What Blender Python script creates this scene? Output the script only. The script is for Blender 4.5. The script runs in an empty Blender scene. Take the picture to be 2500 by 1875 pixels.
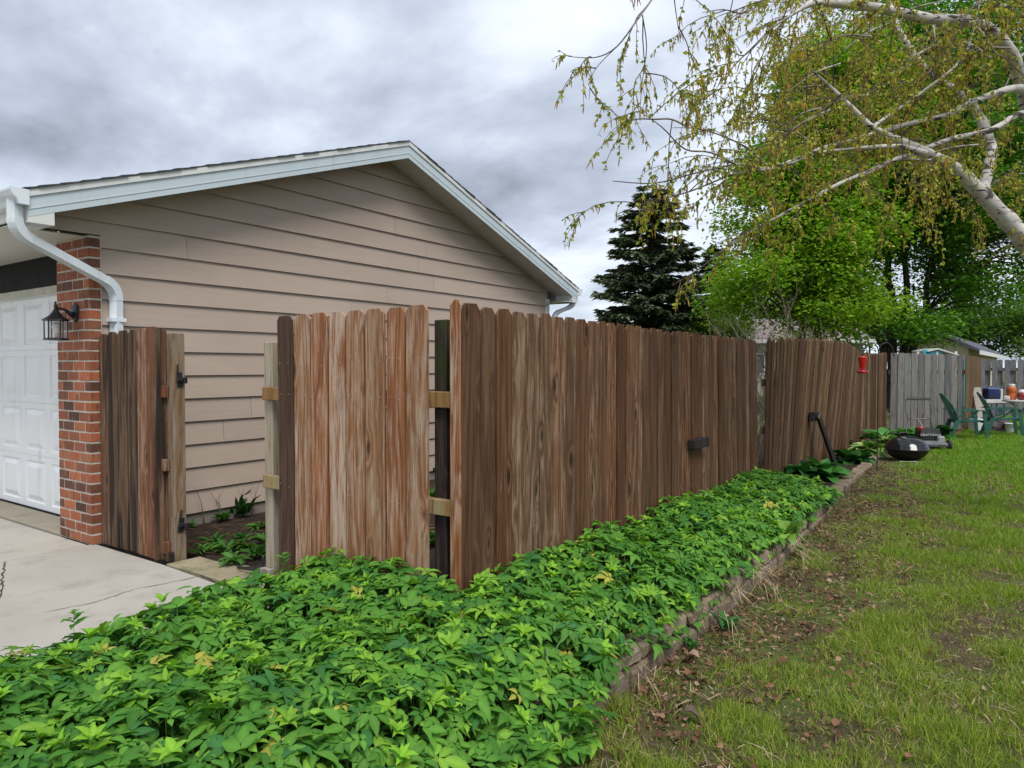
import bpy, bmesh, math, random
import numpy as np
from mathutils import Vector, Matrix, noise

random.seed(11)
RNG = np.random.default_rng(11)
R = math.radians
SC = bpy.context.scene
COL = SC.collection

# ------------------------------------------------------------------ camera
CAM_H = 1.45
YAW, PITCH, FPX = R(35.4), R(1.32), 1730.0
cam_d = bpy.data.cameras.new("camera")
cam = bpy.data.objects.new("camera", cam_d)
COL.objects.link(cam)
cam.location = (0, 0, CAM_H)
cam.rotation_euler = (R(90) - PITCH, 0, YAW)
cam_d.sensor_width = 36
cam_d.lens = FPX / 2500 * 36
cam_d.clip_start, cam_d.clip_end = 0.05, 2000
SC.camera = cam

# ------------------------------------------------------------------ sky, sun, exposure
SUN_EL, SUN_AZ = R(56), R(122)      # azimuth measured clockwise from +Y
world = bpy.data.worlds.new("World")
SC.world = world
world.use_nodes = True
def build_sky():
    nt = world.node_tree; N = nt.nodes; L = nt.links
    N.clear()
    out = N.new('ShaderNodeOutputWorld'); bg = N.new('ShaderNodeBackground')
    L.new(bg.outputs[0], out.inputs[0])
    sky = N.new('ShaderNodeTexSky'); sky.sky_type = 'NISHITA'; sky.sun_disc = False
    sky.sun_elevation = SUN_EL; sky.sun_rotation = SUN_AZ
    tc = N.new('ShaderNodeTexCoord'); sp = N.new('ShaderNodeSeparateXYZ')
    L.new(tc.outputs['Generated'], sp.inputs[0])
    def math_(op, a, b=None):
        m = N.new('ShaderNodeMath'); m.operation = op
        for i, v in enumerate((a, b)):
            if v is None: continue
            if isinstance(v, (int, float)): m.inputs[i].default_value = v
            else: L.new(v, m.inputs[i])
        return m.outputs[0]
    z = math_('ADD', math_('MAXIMUM', sp.outputs[2], 0.0), 0.26)
    cb = N.new('ShaderNodeCombineXYZ')
    L.new(math_('DIVIDE', sp.outputs[0], z), cb.inputs[0]); L.new(math_('DIVIDE', sp.outputs[1], z), cb.inputs[1])
    mp = N.new('ShaderNodeMapping'); L.new(cb.outputs[0], mp.inputs[0])
    mp.inputs['Rotation'].default_value = (0, 0, R(35)); mp.inputs['Scale'].default_value = (0.85, 1.15, 1)
    mp.inputs['Location'].default_value = (3.3, 1.2, 0)
    n1 = N.new('ShaderNodeTexNoise'); L.new(mp.outputs[0], n1.inputs['Vector'])
    n1.inputs['Scale'].default_value = 1.7; n1.inputs['Detail'].default_value = 9
    n1.inputs['Roughness'].default_value = 0.56; n1.inputs['Distortion'].default_value = 0.12
    n2 = N.new('ShaderNodeTexNoise'); L.new(mp.outputs[0], n2.inputs['Vector'])
    n2.inputs['Scale'].default_value = 0.42; n2.inputs['Detail'].default_value = 3
    s = math_('ADD', math_('MULTIPLY', n1.outputs[0], 0.62), math_('MULTIPLY', n2.outputs[0], 0.38))
    # thin bright gap towards the horizon, as an overcast deck seen at a low angle
    hz = math_('MULTIPLY', math_('POWER', math_('SUBTRACT', 1.0, math_('MINIMUM', math_('MAXIMUM', sp.outputs[2], 0.0), 1.0)), 7.0), 0.09)
    rp = N.new('ShaderNodeValToRGB'); L.new(math_('ADD', s, hz), rp.inputs[0])
    e = rp.color_ramp.elements
    e[0].position = 0.37; e[0].color = (0.255, 0.285, 0.345, 1)
    e[1].position = 0.68; e[1].color = (0.88, 0.92, 0.98, 1)
    for p, c in ((0.44, (0.375, 0.42, 0.505, 1)), (0.505, (0.50, 0.56, 0.66, 1)), (0.57, (0.68, 0.735, 0.83, 1))):
        k = e.new(p); k.color = c
    sc_ = N.new('ShaderNodeVectorMath'); sc_.operation = 'SCALE'; sc_.inputs['Scale'].default_value = 0.1
    L.new(sky.outputs[0], sc_.inputs[0])
    mx = N.new('ShaderNodeMix'); mx.data_type = 'RGBA'; mx.inputs[0].default_value = 0.93
    L.new(sc_.outputs[0], mx.inputs[6]); L.new(rp.outputs[0], mx.inputs[7])
    L.new(mx.outputs[2], bg.inputs[0]); bg.inputs[1].default_value = 0.64
build_sky()
sun_d = bpy.data.lights.new("sun", 'SUN'); sun = bpy.data.objects.new("sun", sun_d); COL.objects.link(sun)
sun_d.energy = 1.5; sun_d.angle = R(28); sun_d.color = (1.0, 0.965, 0.92)
_sd = Vector((math.sin(SUN_AZ) * math.cos(SUN_EL), math.cos(SUN_AZ) * math.cos(SUN_EL), math.sin(SUN_EL)))
sun.rotation_euler = (-_sd).to_track_quat('-Z', 'Y').to_euler()
sun.location = _sd * 60
SC.view_settings.view_transform = 'Standard'; SC.view_settings.look = 'None'
SC.view_settings.exposure = 1.05; SC.view_settings.gamma = 1.0
SC.render.engine = 'CYCLES'
SC.cycles.use_denoising = True
SC.cycles.max_bounces = 6; SC.cycles.diffuse_bounces = 3; SC.cycles.glossy_bounces = 3
SC.cycles.transmission_bounces = 6; SC.cycles.transparent_max_bounces = 12

# ------------------------------------------------------------------ pixels (of the 2500 px photograph) to places
_CM = Matrix.Rotation(YAW, 4, 'Z') @ Matrix.Rotation(R(90) - PITCH, 4, 'X')
CAMP = Vector((0, 0, CAM_H))
def ray(px, py):
    return (_CM @ Vector(((px - 1250) / FPX, (937.5 - py) / FPX, -1))).to_3d()
def at(px, py, t): return CAMP + ray(px, py) * t
def on_z(px, py, z): r = ray(px, py); return CAMP + r * ((z - CAM_H) / r.z)
def on_x(px, py, x): r = ray(px, py); return CAMP + r * (x / r.x)
def on_y(px, py, y): r = ray(px, py); return CAMP + r * (y / r.y)

# ------------------------------------------------------------------ scene helpers
def thing(name, label, cat, loc=(0, 0, 0), rz=0, group=None):
    o = bpy.data.objects.new(name, None); COL.objects.link(o)
    o.empty_display_size = 0.1
    o.location = loc; o.rotation_euler = (0, 0, rz)
    o['label'] = label; o['category'] = cat
    if group: o['group'] = group
    return o
def tag(o, label, cat, group=None):
    o['label'] = label; o['category'] = cat
    if group: o['group'] = group
    return o
def struct(o): o['kind'] = 'structure'; return o
def stuff(o, label=None, cat=None):
    o['kind'] = 'stuff'
    if label: o['label'] = label
    if cat: o['category'] = cat
    return o
def wloc(o):
    v = Vector((0, 0, 0))
    while o is not None: v = v + o.location; o = o.parent
    return v
def link(name, me, m, parent=None, loc=(0, 0, 0), rot=(0, 0, 0), world=True):
    if m is not None and not me.materials: me.materials.append(m)
    o = bpy.data.objects.new(name, me); COL.objects.link(o)
    l = Vector(loc)
    if parent is not None:
        o.parent = parent
        if world: l = l - wloc(parent)
    o.location = l; o.rotation_euler = rot
    return o

class MB:
    """collects shapes into one mesh"""
    def __init__(s): s.v = []; s.f = []
    def add(s, vs, fs):
        n = len(s.v); s.v += [tuple(p) for p in vs]; s.f += [tuple(i + n for i in f) for f in fs]; return s
    def box(s, lo, hi, M=None):
        (a, b, c), (d, e, f) = lo, hi
        vs = [Vector(p) for p in ((a,b,c),(d,b,c),(d,e,c),(a,e,c),(a,b,f),(d,b,f),(d,e,f),(a,e,f))]
        if M is not None: vs = [M @ p for p in vs]
        return s.add(vs, [(0,3,2,1),(4,5,6,7),(0,1,5,4),(1,2,6,5),(2,3,7,6),(3,0,4,7)])
    def cbox(s, lo, hi, c=0.004, jit=0.0, rnd=random, M=None):
        """box with chamfered edges (24 verts)"""
        lo = Vector(lo); hi = Vector(hi); vs = []; idx = {}
        for ix in (0, 1):
            for iy in (0, 1):
                for iz in (0, 1):
                    s3 = (ix, iy, iz)
                    j = Vector((rnd.uniform(-jit, jit), rnd.uniform(-jit, jit), rnd.uniform(-jit, jit))) if jit else Vector((0,0,0))
                    for ax in range(3):
                        p = [hi[k] if s3[k] else lo[k] for k in range(3)]
                        for k in range(3):
                            if k != ax: p[k] += -c if s3[k] else c
                        idx[(ix, iy, iz, ax)] = len(vs); vs.append(Vector(p) + j)
        fs = []
        for ax in range(3):
            u, v = (ax + 1) % 3, (ax + 2) % 3
            for sd in (0, 1):
                q = []
                for (a, b) in ((0,0),(1,0),(1,1),(0,1)):
                    k = [0,0,0]; k[ax] = sd; k[u] = a; k[v] = b
                    q.append(idx[(*k, ax)])
                fs.append(q if sd else q[::-1])
            for a in (0, 1):
                for b in (0, 1):
                    k0 = [0,0,0]; k1 = [0,0,0]
                    k0[u] = k1[u] = a; k0[v] = k1[v] = b; k0[ax] = 0; k1[ax] = 1
                    q = [idx[(*k0, u)], idx[(*k1, u)], idx[(*k1, v)], idx[(*k0, v)]]
                    fs.append(q if (a == b) else q[::-1])
        for ix in (0, 1):
            for iy in (0, 1):
                for iz in (0, 1):
                    q = [idx[(ix, iy, iz, a)] for a in range(3)]
                    fs.append(q if (ix + iy + iz) % 2 else q[::-1])
        if M is not None: vs = [M @ p for p in vs]
        return s.add(vs, fs)
    def tube(s, pts, rad, n=6, caps=True):
        pts = [Vector(p) for p in pts]; k = len(pts)
        rad = [rad] * k if isinstance(rad, (int, float)) else rad
        d0 = (pts[1] - pts[0]).normalized()
        up = Vector((0, 0, 1)) if abs(d0.z) < 0.9 else Vector((1, 0, 0))
        u = d0.cross(up).normalized(); base = len(s.v)
        for i, p in enumerate(pts):
            d = (pts[min(i+1, k-1)] - pts[max(i-1, 0)])
            if d.length < 1e-9: d = d0
            d.normalize()
            u = (u - d * u.dot(d))
            if u.length < 1e-6: u = d.orthogonal()
            u.normalize(); w = d.cross(u)
            for j in range(n):
                a = 2 * math.pi * j / n
                s.v.append(tuple(p + (u * math.cos(a) + w * math.sin(a)) * rad[i]))
        for i in range(k - 1):
            for j in range(n):
                a = base + i*n + j; b = base + i*n + (j+1) % n
                s.f.append((a, b, b + n, a + n))
        if caps:
            s.f.append(tuple(base + j for j in range(n))[::-1]); s.f.append(tuple(base + (k-1)*n + j for j in range(n)))
        return s
    def sweep(s, pts, prof, up=(0, 0, 1), caps=True):
        """closed 2-D profile (right, up) along a polyline"""
        pts = [Vector(p) for p in pts]; k = len(pts); n = len(prof); base = len(s.v); up = Vector(up)
        for i, p in enumerate(pts):
            d = (pts[min(i+1, k-1)] - pts[max(i-1, 0)]).normalized()
            r = d.cross(up)
            if r.length < 1e-5: r = d.orthogonal()
            r.normalize(); w = r.cross(d)
            for (a, b) in prof: s.v.append(tuple(p + r * a + w * b))
        for i in range(k - 1):
            for j in range(n):
                a = base + i*n + j; b = base + i*n + (j+1) % n
                s.f.append((a, b, b + n, a + n))
        if caps:
            s.f.append(tuple(base + j for j in range(n))[::-1]); s.f.append(tuple(base + (k-1)*n + j for j in range(n)))
        return s
    def lathe(s, prof, n=24, c=(0, 0, 0), sx=1.0, sy=1.0):
        base = len(s.v); k = len(prof)
        for (r, z) in prof:
            for j in range(n):
                a = 2 * math.pi * j / n
                s.v.append((c[0] + r * sx * math.cos(a), c[1] + r * sy * math.sin(a), c[2] + z))
        for i in range(k - 1):
            for j in range(n):
                a = base + i*n + j; b = base + i*n + (j+1) % n
                s.f.append((a, b, b + n, a + n))
        s.f.append(tuple(base + j for j in range(n))[::-1]); s.f.append(tuple(base + (k-1)*n + j for j in range(n)))
        return s
    def prism(s, poly, axis, a, b):
        """polygon (in the two other axes, in order) extruded along axis from a to b"""
        n = len(poly); base = len(s.v)
        for d in (a, b):
            for (p, q) in poly:
                v = [p, q]; v.insert(axis, d); s.v.append(tuple(v))
        s.f.append(tuple(base + i for i in range(n))[::-1]); s.f.append(tuple(base + n + i for i in range(n)))
        for i in range(n):
            j = (i + 1) % n
            s.f.append((base + i, base + j, base + n + j, base + n + i))
        return s
    def mesh(s, name, smooth=False, fix=True):
        me = bpy.data.meshes.new(name); me.from_pydata(s.v, [], s.f)
        if fix:
            bm = bmesh.new(); bm.from_mesh(me); bmesh.ops.recalc_face_normals(bm, faces=bm.faces); bm.to_mesh(me); bm.free()
        if smooth: me.shade_smooth()
        return me
    def build(s, name, m, parent=None, origin=(0, 0, 0), rot=(0, 0, 0), world=True, smooth=False, local=False):
        """verts are in the parent's space (world when unrotated); origin becomes the object's own origin"""
        o = Vector(origin)
        if not local: s.v = [tuple(Vector(p) - o) for p in s.v]
        return link(name, s.mesh(name, smooth), m, parent, o, rot, world)

def big(name, V, F, cols, m, parent=None, loc=(0, 0, 0), smooth=False, world=True):
    """V (n,3), F (f,3|4) -> one mesh with a point colour 'tint'"""
    me = bpy.data.meshes.new(name); V = np.asarray(V, np.float32); F = np.asarray(F, np.int32)
    nf, k = F.shape
    me.vertices.add(len(V)); me.vertices.foreach_set('co', V.ravel())
    me.loops.add(nf * k); me.loops.foreach_set('vertex_index', F.ravel())
    me.polygons.add(nf); me.polygons.foreach_set('loop_start', np.arange(nf, dtype=np.int32) * k)
    me.polygons.foreach_set('loop_total', np.full(nf, k, np.int32))
    if smooth: me.polygons.foreach_set('use_smooth', np.ones(nf, bool))
    me.update(calc_edges=True)
    if cols is not None:
        a = me.color_attributes.new('tint', 'FLOAT_COLOR', 'POINT')
        c = np.ones((len(V), 4), np.float32); c[:, :3] = cols
        a.data.foreach_set('color', c.ravel())
    return link(name, me, m, parent, loc, (0, 0, 0), world)
def inst(T, TF, pos, X, Y, Z, scale):
    """copies of template T (k,3) with frames X,Y,Z (n,3) -> V, F"""
    n = len(pos); k = len(T)
    sc = scale if np.ndim(scale) == 2 else np.asarray(scale)[:, None] * np.ones((1, 3))
    V = pos[:, None, :] + (T[None, :, 0:1] * sc[:, None, 0:1]) * X[:, None, :] + (T[None, :, 1:2] * sc[:, None, 1:2]) * Y[:, None, :] + (T[None, :, 2:3] * sc[:, None, 2:3]) * Z[:, None, :]
    F = (np.asarray(TF)[None] + (np.arange(n) * k)[:, None, None]).reshape(-1, np.shape(TF)[1])
    return V.reshape(-1, 3), F
def nrm(a): return a / np.maximum(np.linalg.norm(a, axis=-1, keepdims=True), 1e-9)
def frames(fwd, up):
    Yv = nrm(fwd); X = nrm(np.cross(Yv, up)); Z = np.cross(X, Yv); return X, Yv, Z
def vnoise(P, s=1.0, seed=0.0):
    return np.array([noise.noise((p[0]*s + seed, p[1]*s - seed, p[2]*s if len(p) > 2 else seed)) for p in P])
# ------------------------------------------------------------------ materials (all procedural)
class NT:
    def __init__(s, name):
        s.m = bpy.data.materials.new(name); s.m.use_nodes = True; s.nt = s.m.node_tree
        s.nt.nodes.clear(); s.out = s.n('ShaderNodeOutputMaterial'); s.p = s.n('ShaderNodeBsdfPrincipled')
        s.l(s.p.outputs[0], s.out.inputs[0])
    def n(s, t): return s.nt.nodes.new(t)
    def l(s, a, b): s.nt.links.new(a, b)
    def put(s, sock, v):
        if isinstance(v, (int, float)): sock.default_value = v
        elif isinstance(v, (tuple, list)):
            sock.default_value = (*v, 1) if len(v) == 3 and sock.type == 'RGBA' else v
        else: s.l(v, sock)
    def math(s, op, a, b=None, c=None, clamp=False):
        m = s.n('ShaderNodeMath'); m.operation = op; m.use_clamp = clamp
        for i, v in enumerate((a, b, c)):
            if v is not None: s.put(m.inputs[i], v)
        return m.outputs[0]
    def vmul(s, v, k):
        m = s.n('ShaderNodeVectorMath'); m.operation = 'MULTIPLY'; s.put(m.inputs[0], v); m.inputs[1].default_value = k; return m.outputs[0]
    def vadd(s, v, w):
        m = s.n('ShaderNodeVectorMath'); m.operation = 'ADD'; s.put(m.inputs[0], v); s.put(m.inputs[1], w); return m.outputs[0]
    def noise(s, v, scale=1, detail=3, rough=.55, dist=0.0):
        t = s.n('ShaderNodeTexNoise'); s.l(v, t.inputs['Vector'])
        t.inputs['Scale'].default_value = scale; t.inputs['Detail'].default_value = detail
        t.inputs['Roughness'].default_value = rough; t.inputs['Distortion'].default_value = dist
        return t.outputs[0]
    def rng(s, v, a, b, c=0.0, d=1.0, smooth=True):
        m = s.n('ShaderNodeMapRange'); m.interpolation_type = 'SMOOTHSTEP' if smooth else 'LINEAR'
        s.put(m.inputs[0], v)
        for i, x in enumerate((a, b, c, d)): m.inputs[i + 1].default_value = x
        return m.outputs[0]
    def mix(s, f, a, b, mode='MIX'):
        m = s.n('ShaderNodeMix'); m.data_type = 'RGBA'; m.blend_type = mode
        s.put(m.inputs[0], f); s.put(m.inputs[6], a); s.put(m.inputs[7], b); return m.outputs[2]
    def ramp(s, f, stops, interp='LINEAR'):
        r = s.n('ShaderNodeValToRGB'); s.l(f, r.inputs[0]); e = r.color_ramp.elements; r.color_ramp.interpolation = interp
        e[0].position, e[0].color = stops[0][0], (*stops[0][1], 1); e[1].position, e[1].color = stops[-1][0], (*stops[-1][1], 1)
        for p, c in stops[1:-1]:
            k = e.new(p); k.color = (*c, 1)
        return r.outputs[0]
    def obj(s):
        t = s.n('ShaderNodeTexCoord').outputs['Object']; r = s.rand()
        cb = s.n('ShaderNodeCombineXYZ')
        for i, k in enumerate((37.0, 91.0, 53.0)): s.l(s.math('MULTIPLY', r, k), cb.inputs[i])
        return s.vadd(t, cb.outputs[0])
    def pos(s): return s.n('ShaderNodeNewGeometry').outputs['Position']
    def rand(s): return s.n('ShaderNodeObjectInfo').outputs['Random']
    def hsv(s, c, h=.5, sat=1.0, v=1.0):
        k = s.n('ShaderNodeHueSaturation'); s.put(k.inputs[4], c)
        s.put(k.inputs[0], h); s.put(k.inputs[1], sat); s.put(k.inputs[2], v); return k.outputs[0]
    def bump(s, h, strength=.3, dist=.01):
        b = s.n('ShaderNodeBump'); b.inputs['Strength'].default_value = strength; b.inputs['Distance'].default_value = dist
        s.l(h, b.inputs['Height']); s.l(b.outputs[0], s.p.inputs['Normal'])
    def base(s, c, rough=.6, spec=.35, metal=0.0):
        s.put(s.p.inputs['Base Color'], c); s.put(s.p.inputs['Roughness'], rough)
        s.p.inputs['Specular IOR Level'].default_value = spec; s.p.inputs['Metallic'].default_value = metal
        return s.m

def plain(name, c1, c2=None, scale=8, rough=.5, bump=0.0, bscale=60, spec=.4, metal=0.0, var=.08, detail=4):
    t = NT(name); v = t.obj(); c2 = c2 or tuple(x * .82 for x in c1)
    f = t.rng(t.noise(v, scale, detail), .3, .7)
    c = t.mix(f, c1, c2); c = t.hsv(c, v=t.rng(t.rand(), 0, 1, 1 - var, 1 + var, False))
    if bump: t.bump(t.noise(v, bscale, 4), bump, .004)
    return t.base(c, t.rng(t.noise(v, scale * 3, 2), 0, 1, rough - .08, rough + .08), spec, metal)

def wood(name, dark, mid, light, bare, th=.55, bare_amt=.8, ring=7.0, var=.3, hue=.012, moss=None, dirt=None, knots=.45, rough=.82, wspread=.22):
    t = NT(name); v = t.obj(); r = t.rand()
    vo = t.n('ShaderNodeTexVoronoi'); vo.feature = 'F1'; t.l(t.vmul(v, (7.5, 1.0, 2.6)), vo.inputs['Vector']); vo.inputs['Scale'].default_value = 1
    d = vo.outputs['Distance']; sep = t.n('ShaderNodeSeparateColor'); t.l(vo.outputs['Color'], sep.inputs[0])
    on = t.math('LESS_THAN', sep.outputs[0], knots)
    k = t.math('MULTIPLY', t.rng(d, 0.04, .42, 1, 0), on)
    core = t.math('MULTIPLY', t.rng(d, 0.06, .17, 1, 0), on)
    n1 = t.noise(t.vmul(v, (8, 8, .42)), 1, 1.5, .5, .2)
    field = t.math('ADD', t.math('MULTIPLY', n1, ring), t.math('MULTIPLY', k, 1.3))
    s = t.rng(t.math('SINE', t.math('MULTIPLY', field, 6.283)), -1, 1, 0, 1, False)
    fine = t.noise(t.vmul(v, (150, 150, 4.5)), 1, 6, .72)
    g = t.math('ADD', t.math('MULTIPLY', s, .34), t.math('MULTIPLY', t.rng(fine, .2, .8), .66))
    c = t.ramp(g, [(0, dark), (.45, mid), (1, light)])
    patch = t.noise(t.vmul(v, (20, 20, 3.0)), 1, 8, .70, .1)
    lines = t.math('MULTIPLY', t.math('SUBTRACT', fine, .5), .5)
    sring = t.math('MULTIPLY', t.math('SUBTRACT', s, .5), .09)
    pv = t.math('ADD', t.math('ADD', t.math('ADD', patch, lines), sring), t.math('MULTIPLY', t.math('SUBTRACT', r, .5), .22))
    w = t.rng(pv, th - wspread / 2, th + wspread / 2, 0, bare_amt)
    bc = t.mix(t.rng(fine, .3, .7), tuple(x * .62 for x in bare), bare)
    c = t.mix(w, c, bc)
    c = t.mix(t.math('MULTIPLY', core, .8), c, tuple(x * .45 for x in dark))
    if dirt:      # dark blotchy streaks of old stain
        dn = t.noise(t.vmul(t.vadd(v, (5.1, 2.2, 7.7)), (14, 14, .8)), 1, 3, .5)
        c = t.mix(t.rng(dn, dirt[1], dirt[1] + .14, 0, .88), c, dirt[0])
    if moss:
        mn = t.noise(t.vmul(v, (12, 12, 3)), 1, 4)
        z = t.n('ShaderNodeSeparateXYZ'); t.l(t.n('ShaderNodeTexCoord').outputs['Object'], z.inputs[0])
        zz = t.rng(z.outputs[2], moss[1], moss[2])
        c = t.mix(t.math('MULTIPLY', t.rng(mn, .35, .6), zz), c, moss[0])
    sep2 = t.n('ShaderNodeMath'); sep2.operation = 'FRACT'; t.l(t.math('MULTIPLY', r, 7.31), sep2.inputs[0])
    c = t.hsv(c, t.rng(sep2.outputs[0], 0, 1, .5 - hue, .5 + hue, False), t.rng(sep2.outputs[0], 0, 1, 1.07, .94, False), t.rng(r, 0, 1, 1 - var, 1 + var, False))
    t.bump(t.math('SUBTRACT', t.math('ADD', t.math('MULTIPLY', s, .35), fine), core), .7, .003)
    return t.base(c, rough, .25)

def leafmat(name, trans=.35, rough=.45, spec=.3, tcol=(1.15, 1.25, .55), veins=False, two=.0):
    t = NT(name); a = t.n('ShaderNodeAttribute'); a.attribute_name = 'tint'; c = a.outputs['Color']
    if veins:
        v = t.pos(); n = t.noise(v, 55, 3); c = t.mix(t.rng(n, .3, .7, 0, .35), c, t.hsv(c, v=.72)); t.bump(t.noise(v, 120, 2), .35, .003)
    t.base(c, rough, spec)
    tr = t.n('ShaderNodeBsdfTranslucent'); t.l(t.mix(1.0, c, tcol, 'MULTIPLY'), tr.inputs[0])
    mx = t.n('ShaderNodeMixShader'); mx.inputs[0].default_value = trans
    t.l(t.p.outputs[0], mx.inputs[1]); t.l(tr.outputs[0], mx.inputs[2]); t.l(mx.outputs[0], t.out.inputs[0])
    return t.m

M = {}
M['fence'] = wood('fence_wood', (.022, .010, .005), (.11, .053, .026), (.20, .106, .056), (.38, .28, .19), th=.64, bare_amt=.52, var=.24, hue=.005, ring=7, wspread=.26, knots=.6)
M['fence_far'] = wood('fence_far_wood', (.026, .0125, .006), (.10, .051, .024), (.17, .095, .046), (.27, .19, .10), th=.59, bare_amt=.6, var=.28, hue=.010)
M['gate'] = wood('worn_gate_wood', (.08, .030, .013), (.275, .122, .056), (.44, .235, .125), (.60, .50, .40), th=.565, bare_amt=.66, var=.10, hue=.006, wspread=.34, ring=10, knots=.6)
M['gate_dark'] = wood('dark_gate_wood', (.028, .016, .011), (.075, .040, .026), (.13, .078, .05), (.25, .2, .16), th=.66, var=.1)
M['left'] = wood('stained_left_wood', (.035, .019, .011), (.10, .055, .03), (.16, .095, .055), (.22, .17, .12), th=.68, var=.2, dirt=((.012, .0095, .009), .47), hue=.012)
M['left_red'] = wood('reddish_left_wood', (.05, .02, .010), (.155, .067, .034), (.25, .125, .07), (.38, .29, .21), th=.62, bare_amt=.6, var=.1, hue=.004, knots=.6)
M['post_new'] = wood('pale_post_wood', (.075, .045, .02), (.19, .125, .062), (.29, .205, .115), (.27, .235, .18), th=.5, bare_amt=.8, ring=9, var=.04, knots=.3, moss=((.035, .05, .012), .3, 0.05))
M['post_pale'] = wood('pale_grey_post_wood', (.16, .12, .07), (.34, .275, .185), (.46, .39, .29), (.43, .40, .33), th=.5, bare_amt=.7, ring=8, var=.04, knots=.25)
M['rail'] = wood('rail_wood', (.07, .035, .012), (.27, .15, .055), (.37, .225, .095), (.3, .24, .14), th=.58, var=.12, dirt=((.03, .022, .013), .56), moss=((.10, .12, .03), .6, .75))
M['rail_dark'] = wood('dark_rail_wood', (.02, .012, .008), (.06, .035, .022), (.1, .06, .04), (.18, .14, .1), th=.66)
M['post_dark'] = wood('mossy_post_wood', (.012, .008, .008), (.032, .021, .02), (.05, .035, .031), (.09, .07, .06), th=.66, moss=((.036, .056, .011), 1.45, 1.8), var=.05)
M['grey'] = wood('grey_fence_wood', (.045, .043, .042), (.125, .118, .112), (.195, .185, .172), (.24, .23, .215), th=.52, bare_amt=.55, var=.18, hue=.01, ring=6)
M['grey_far'] = wood('far_grey_fence_wood', (.05, .05, .055), (.125, .122, .13), (.19, .185, .19), (.23, .225, .225), th=.52, bare_amt=.55, var=.16)
M['brown_corner'] = wood('brown_corner_wood', (.05, .028, .012), (.12, .072, .03), (.175, .11, .05), (.2, .15, .09), th=.62, var=.12)
M['black_wood'] = wood('black_painted_wood', (.012, .010, .011), (.022, .018, .018), (.034, .028, .028), (.2, .15, .1), th=.74, var=.05)
M['plank'] = wood('old_plank_wood', (.09, .075, .06), (.2, .17, .14), (.3, .26, .22), (.36, .33, .29), th=.5)

def m_siding():
    t = NT('tan_siding'); v = t.obj(); w = t.pos()
    g = t.noise(t.vmul(v, (8, 2.2, 40)), 1, 4); f = t.noise(w, .9, 4)
    c = t.mix(t.rng(f, .3, .7), (.455, .365, .295), (.42, .335, .268)); c = t.mix(t.rng(g, .35, .7, 0, .35), c, (.375, .295, .238))
    c = t.hsv(c, v=t.rng(t.rand(), 0, 1, .965, 1.035, False))
    t.bump(t.noise(t.vmul(v, (30, 5, 110)), 1, 3), .16, .002)
    return t.base(c, .5, .3)
M['siding'] = m_siding()
def m_metal(name, c, rib=False):
    t = NT(name); v = t.obj(); w = t.pos()
    k = t.mix(t.rng(t.noise(w, 3.0, 5), .42, .75, 0, .3), c, tuple(x * .8 for x in c))
    k = t.mix(t.rng(t.noise(t.vmul(w, (9, 9, 1.2)), 1, 5), .55, .8, 0, .3), k, (.3, .29, .25))
    t.bump(t.noise(w, 14, 2), .08, .003)
    return t.base(k, .38, .45)
M['fascia'] = m_metal('painted_fascia', (.52, .60, .63)); M['trim'] = m_metal('white_trim', (.68, .69, .66))
M['spout'] = m_metal('white_downspout', (.70, .755, .79)); M['soffit'] = m_metal('cream_soffit', (.60, .59, .53))
M['door'] = m_metal('white_door_paint', (.84, .86, .87))
M['header'] = plain('black_header_paint', (.012, .012, .014), (.018, .018, .019), 6, .7, spec=.15)
M['header_trim'] = plain('cream_trim', (.52, .5, .40), None, 5, .5)
M['shingle'] = plain('asphalt_shingle', (.035, .037, .045), (.085, .085, .09), 40, .9, .6, 300, .2)
def m_brick():
    t = NT('brick'); v = t.obj(); r = t.rand()
    r2 = t.math('FRACT', t.math('MULTIPLY', r, 13.7))
    c = t.ramp(r, [(0, (.085, .042, .028)), (.2, (.17, .065, .035)), (.45, (.30, .092, .042)), (.75, (.36, .115, .05)), (1, (.25, .10, .052))])
    st = t.noise(t.vmul(v, (55, 55, 12)), 1, 4, .6)
    c = t.mix(t.rng(st, .5, .72, 0, .75), c, (.052, .032, .024))
    c = t.mix(t.rng(t.noise(t.vmul(v, (30, 30, 9)), 1, 3), .58, .75, 0, .6), c, (.5, .22, .10))
    c = t.hsv(c, v=t.rng(r2, 0, 1, .8, 1.2, False))
    t.bump(t.noise(v, 130, 4), .5, .004)
    return t.base(c, .72, .3)
M['brick'] = m_brick()
M['mortar'] = plain('mortar', (.55, .51, .45), (.42, .385, .335), 18, .9, .5, 160, .2)
def m_concrete(name, a, b, stain, mossy=None):
    t = NT(name); w = t.pos(); r = t.rand()
    c = t.mix(t.rng(t.noise(w, 1.1, 6, .6), .3, .72), a, b)
    c = t.mix(t.rng(t.noise(w, 3.4, 5, .65), .48, .74, 0, .75), c, stain)
    c = t.mix(t.rng(t.noise(w, 160, 2), .35, .75, 0, .4), c, tuple(x * .72 for x in a))
    c = t.mix(t.rng(t.noise(w, 420, 1), .62, .8, 0, .5), c, (.2, .18, .16))
    if mossy: c = t.mix(t.rng(t.noise(w, 6, 5), .45, .7, 0, .7), c, mossy)
    c = t.hsv(c, v=t.rng(r, 0, 1, .95, 1.05, False))
    t.bump(t.noise(w, 190, 4), .35, .003)
    return t.base(c, .82, .25)
M['concrete'] = m_concrete('driveway_concrete', (.455, .425, .375), (.385, .36, .315), (.30, .27, .23))
M['apron'] = m_concrete('old_concrete', (.37, .325, .255), (.30, .26, .2), (.21, .18, .14))
M['paver'] = m_concrete('paver_concrete', (.33, .285, .19), (.25, .215, .14), (.17, .14, .09), (.13, .12, .05))
M['foundation'] = m_concrete('foundation_concrete', (.27, .235, .2), (.2, .18, .155), (.13, .115, .095))
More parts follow.
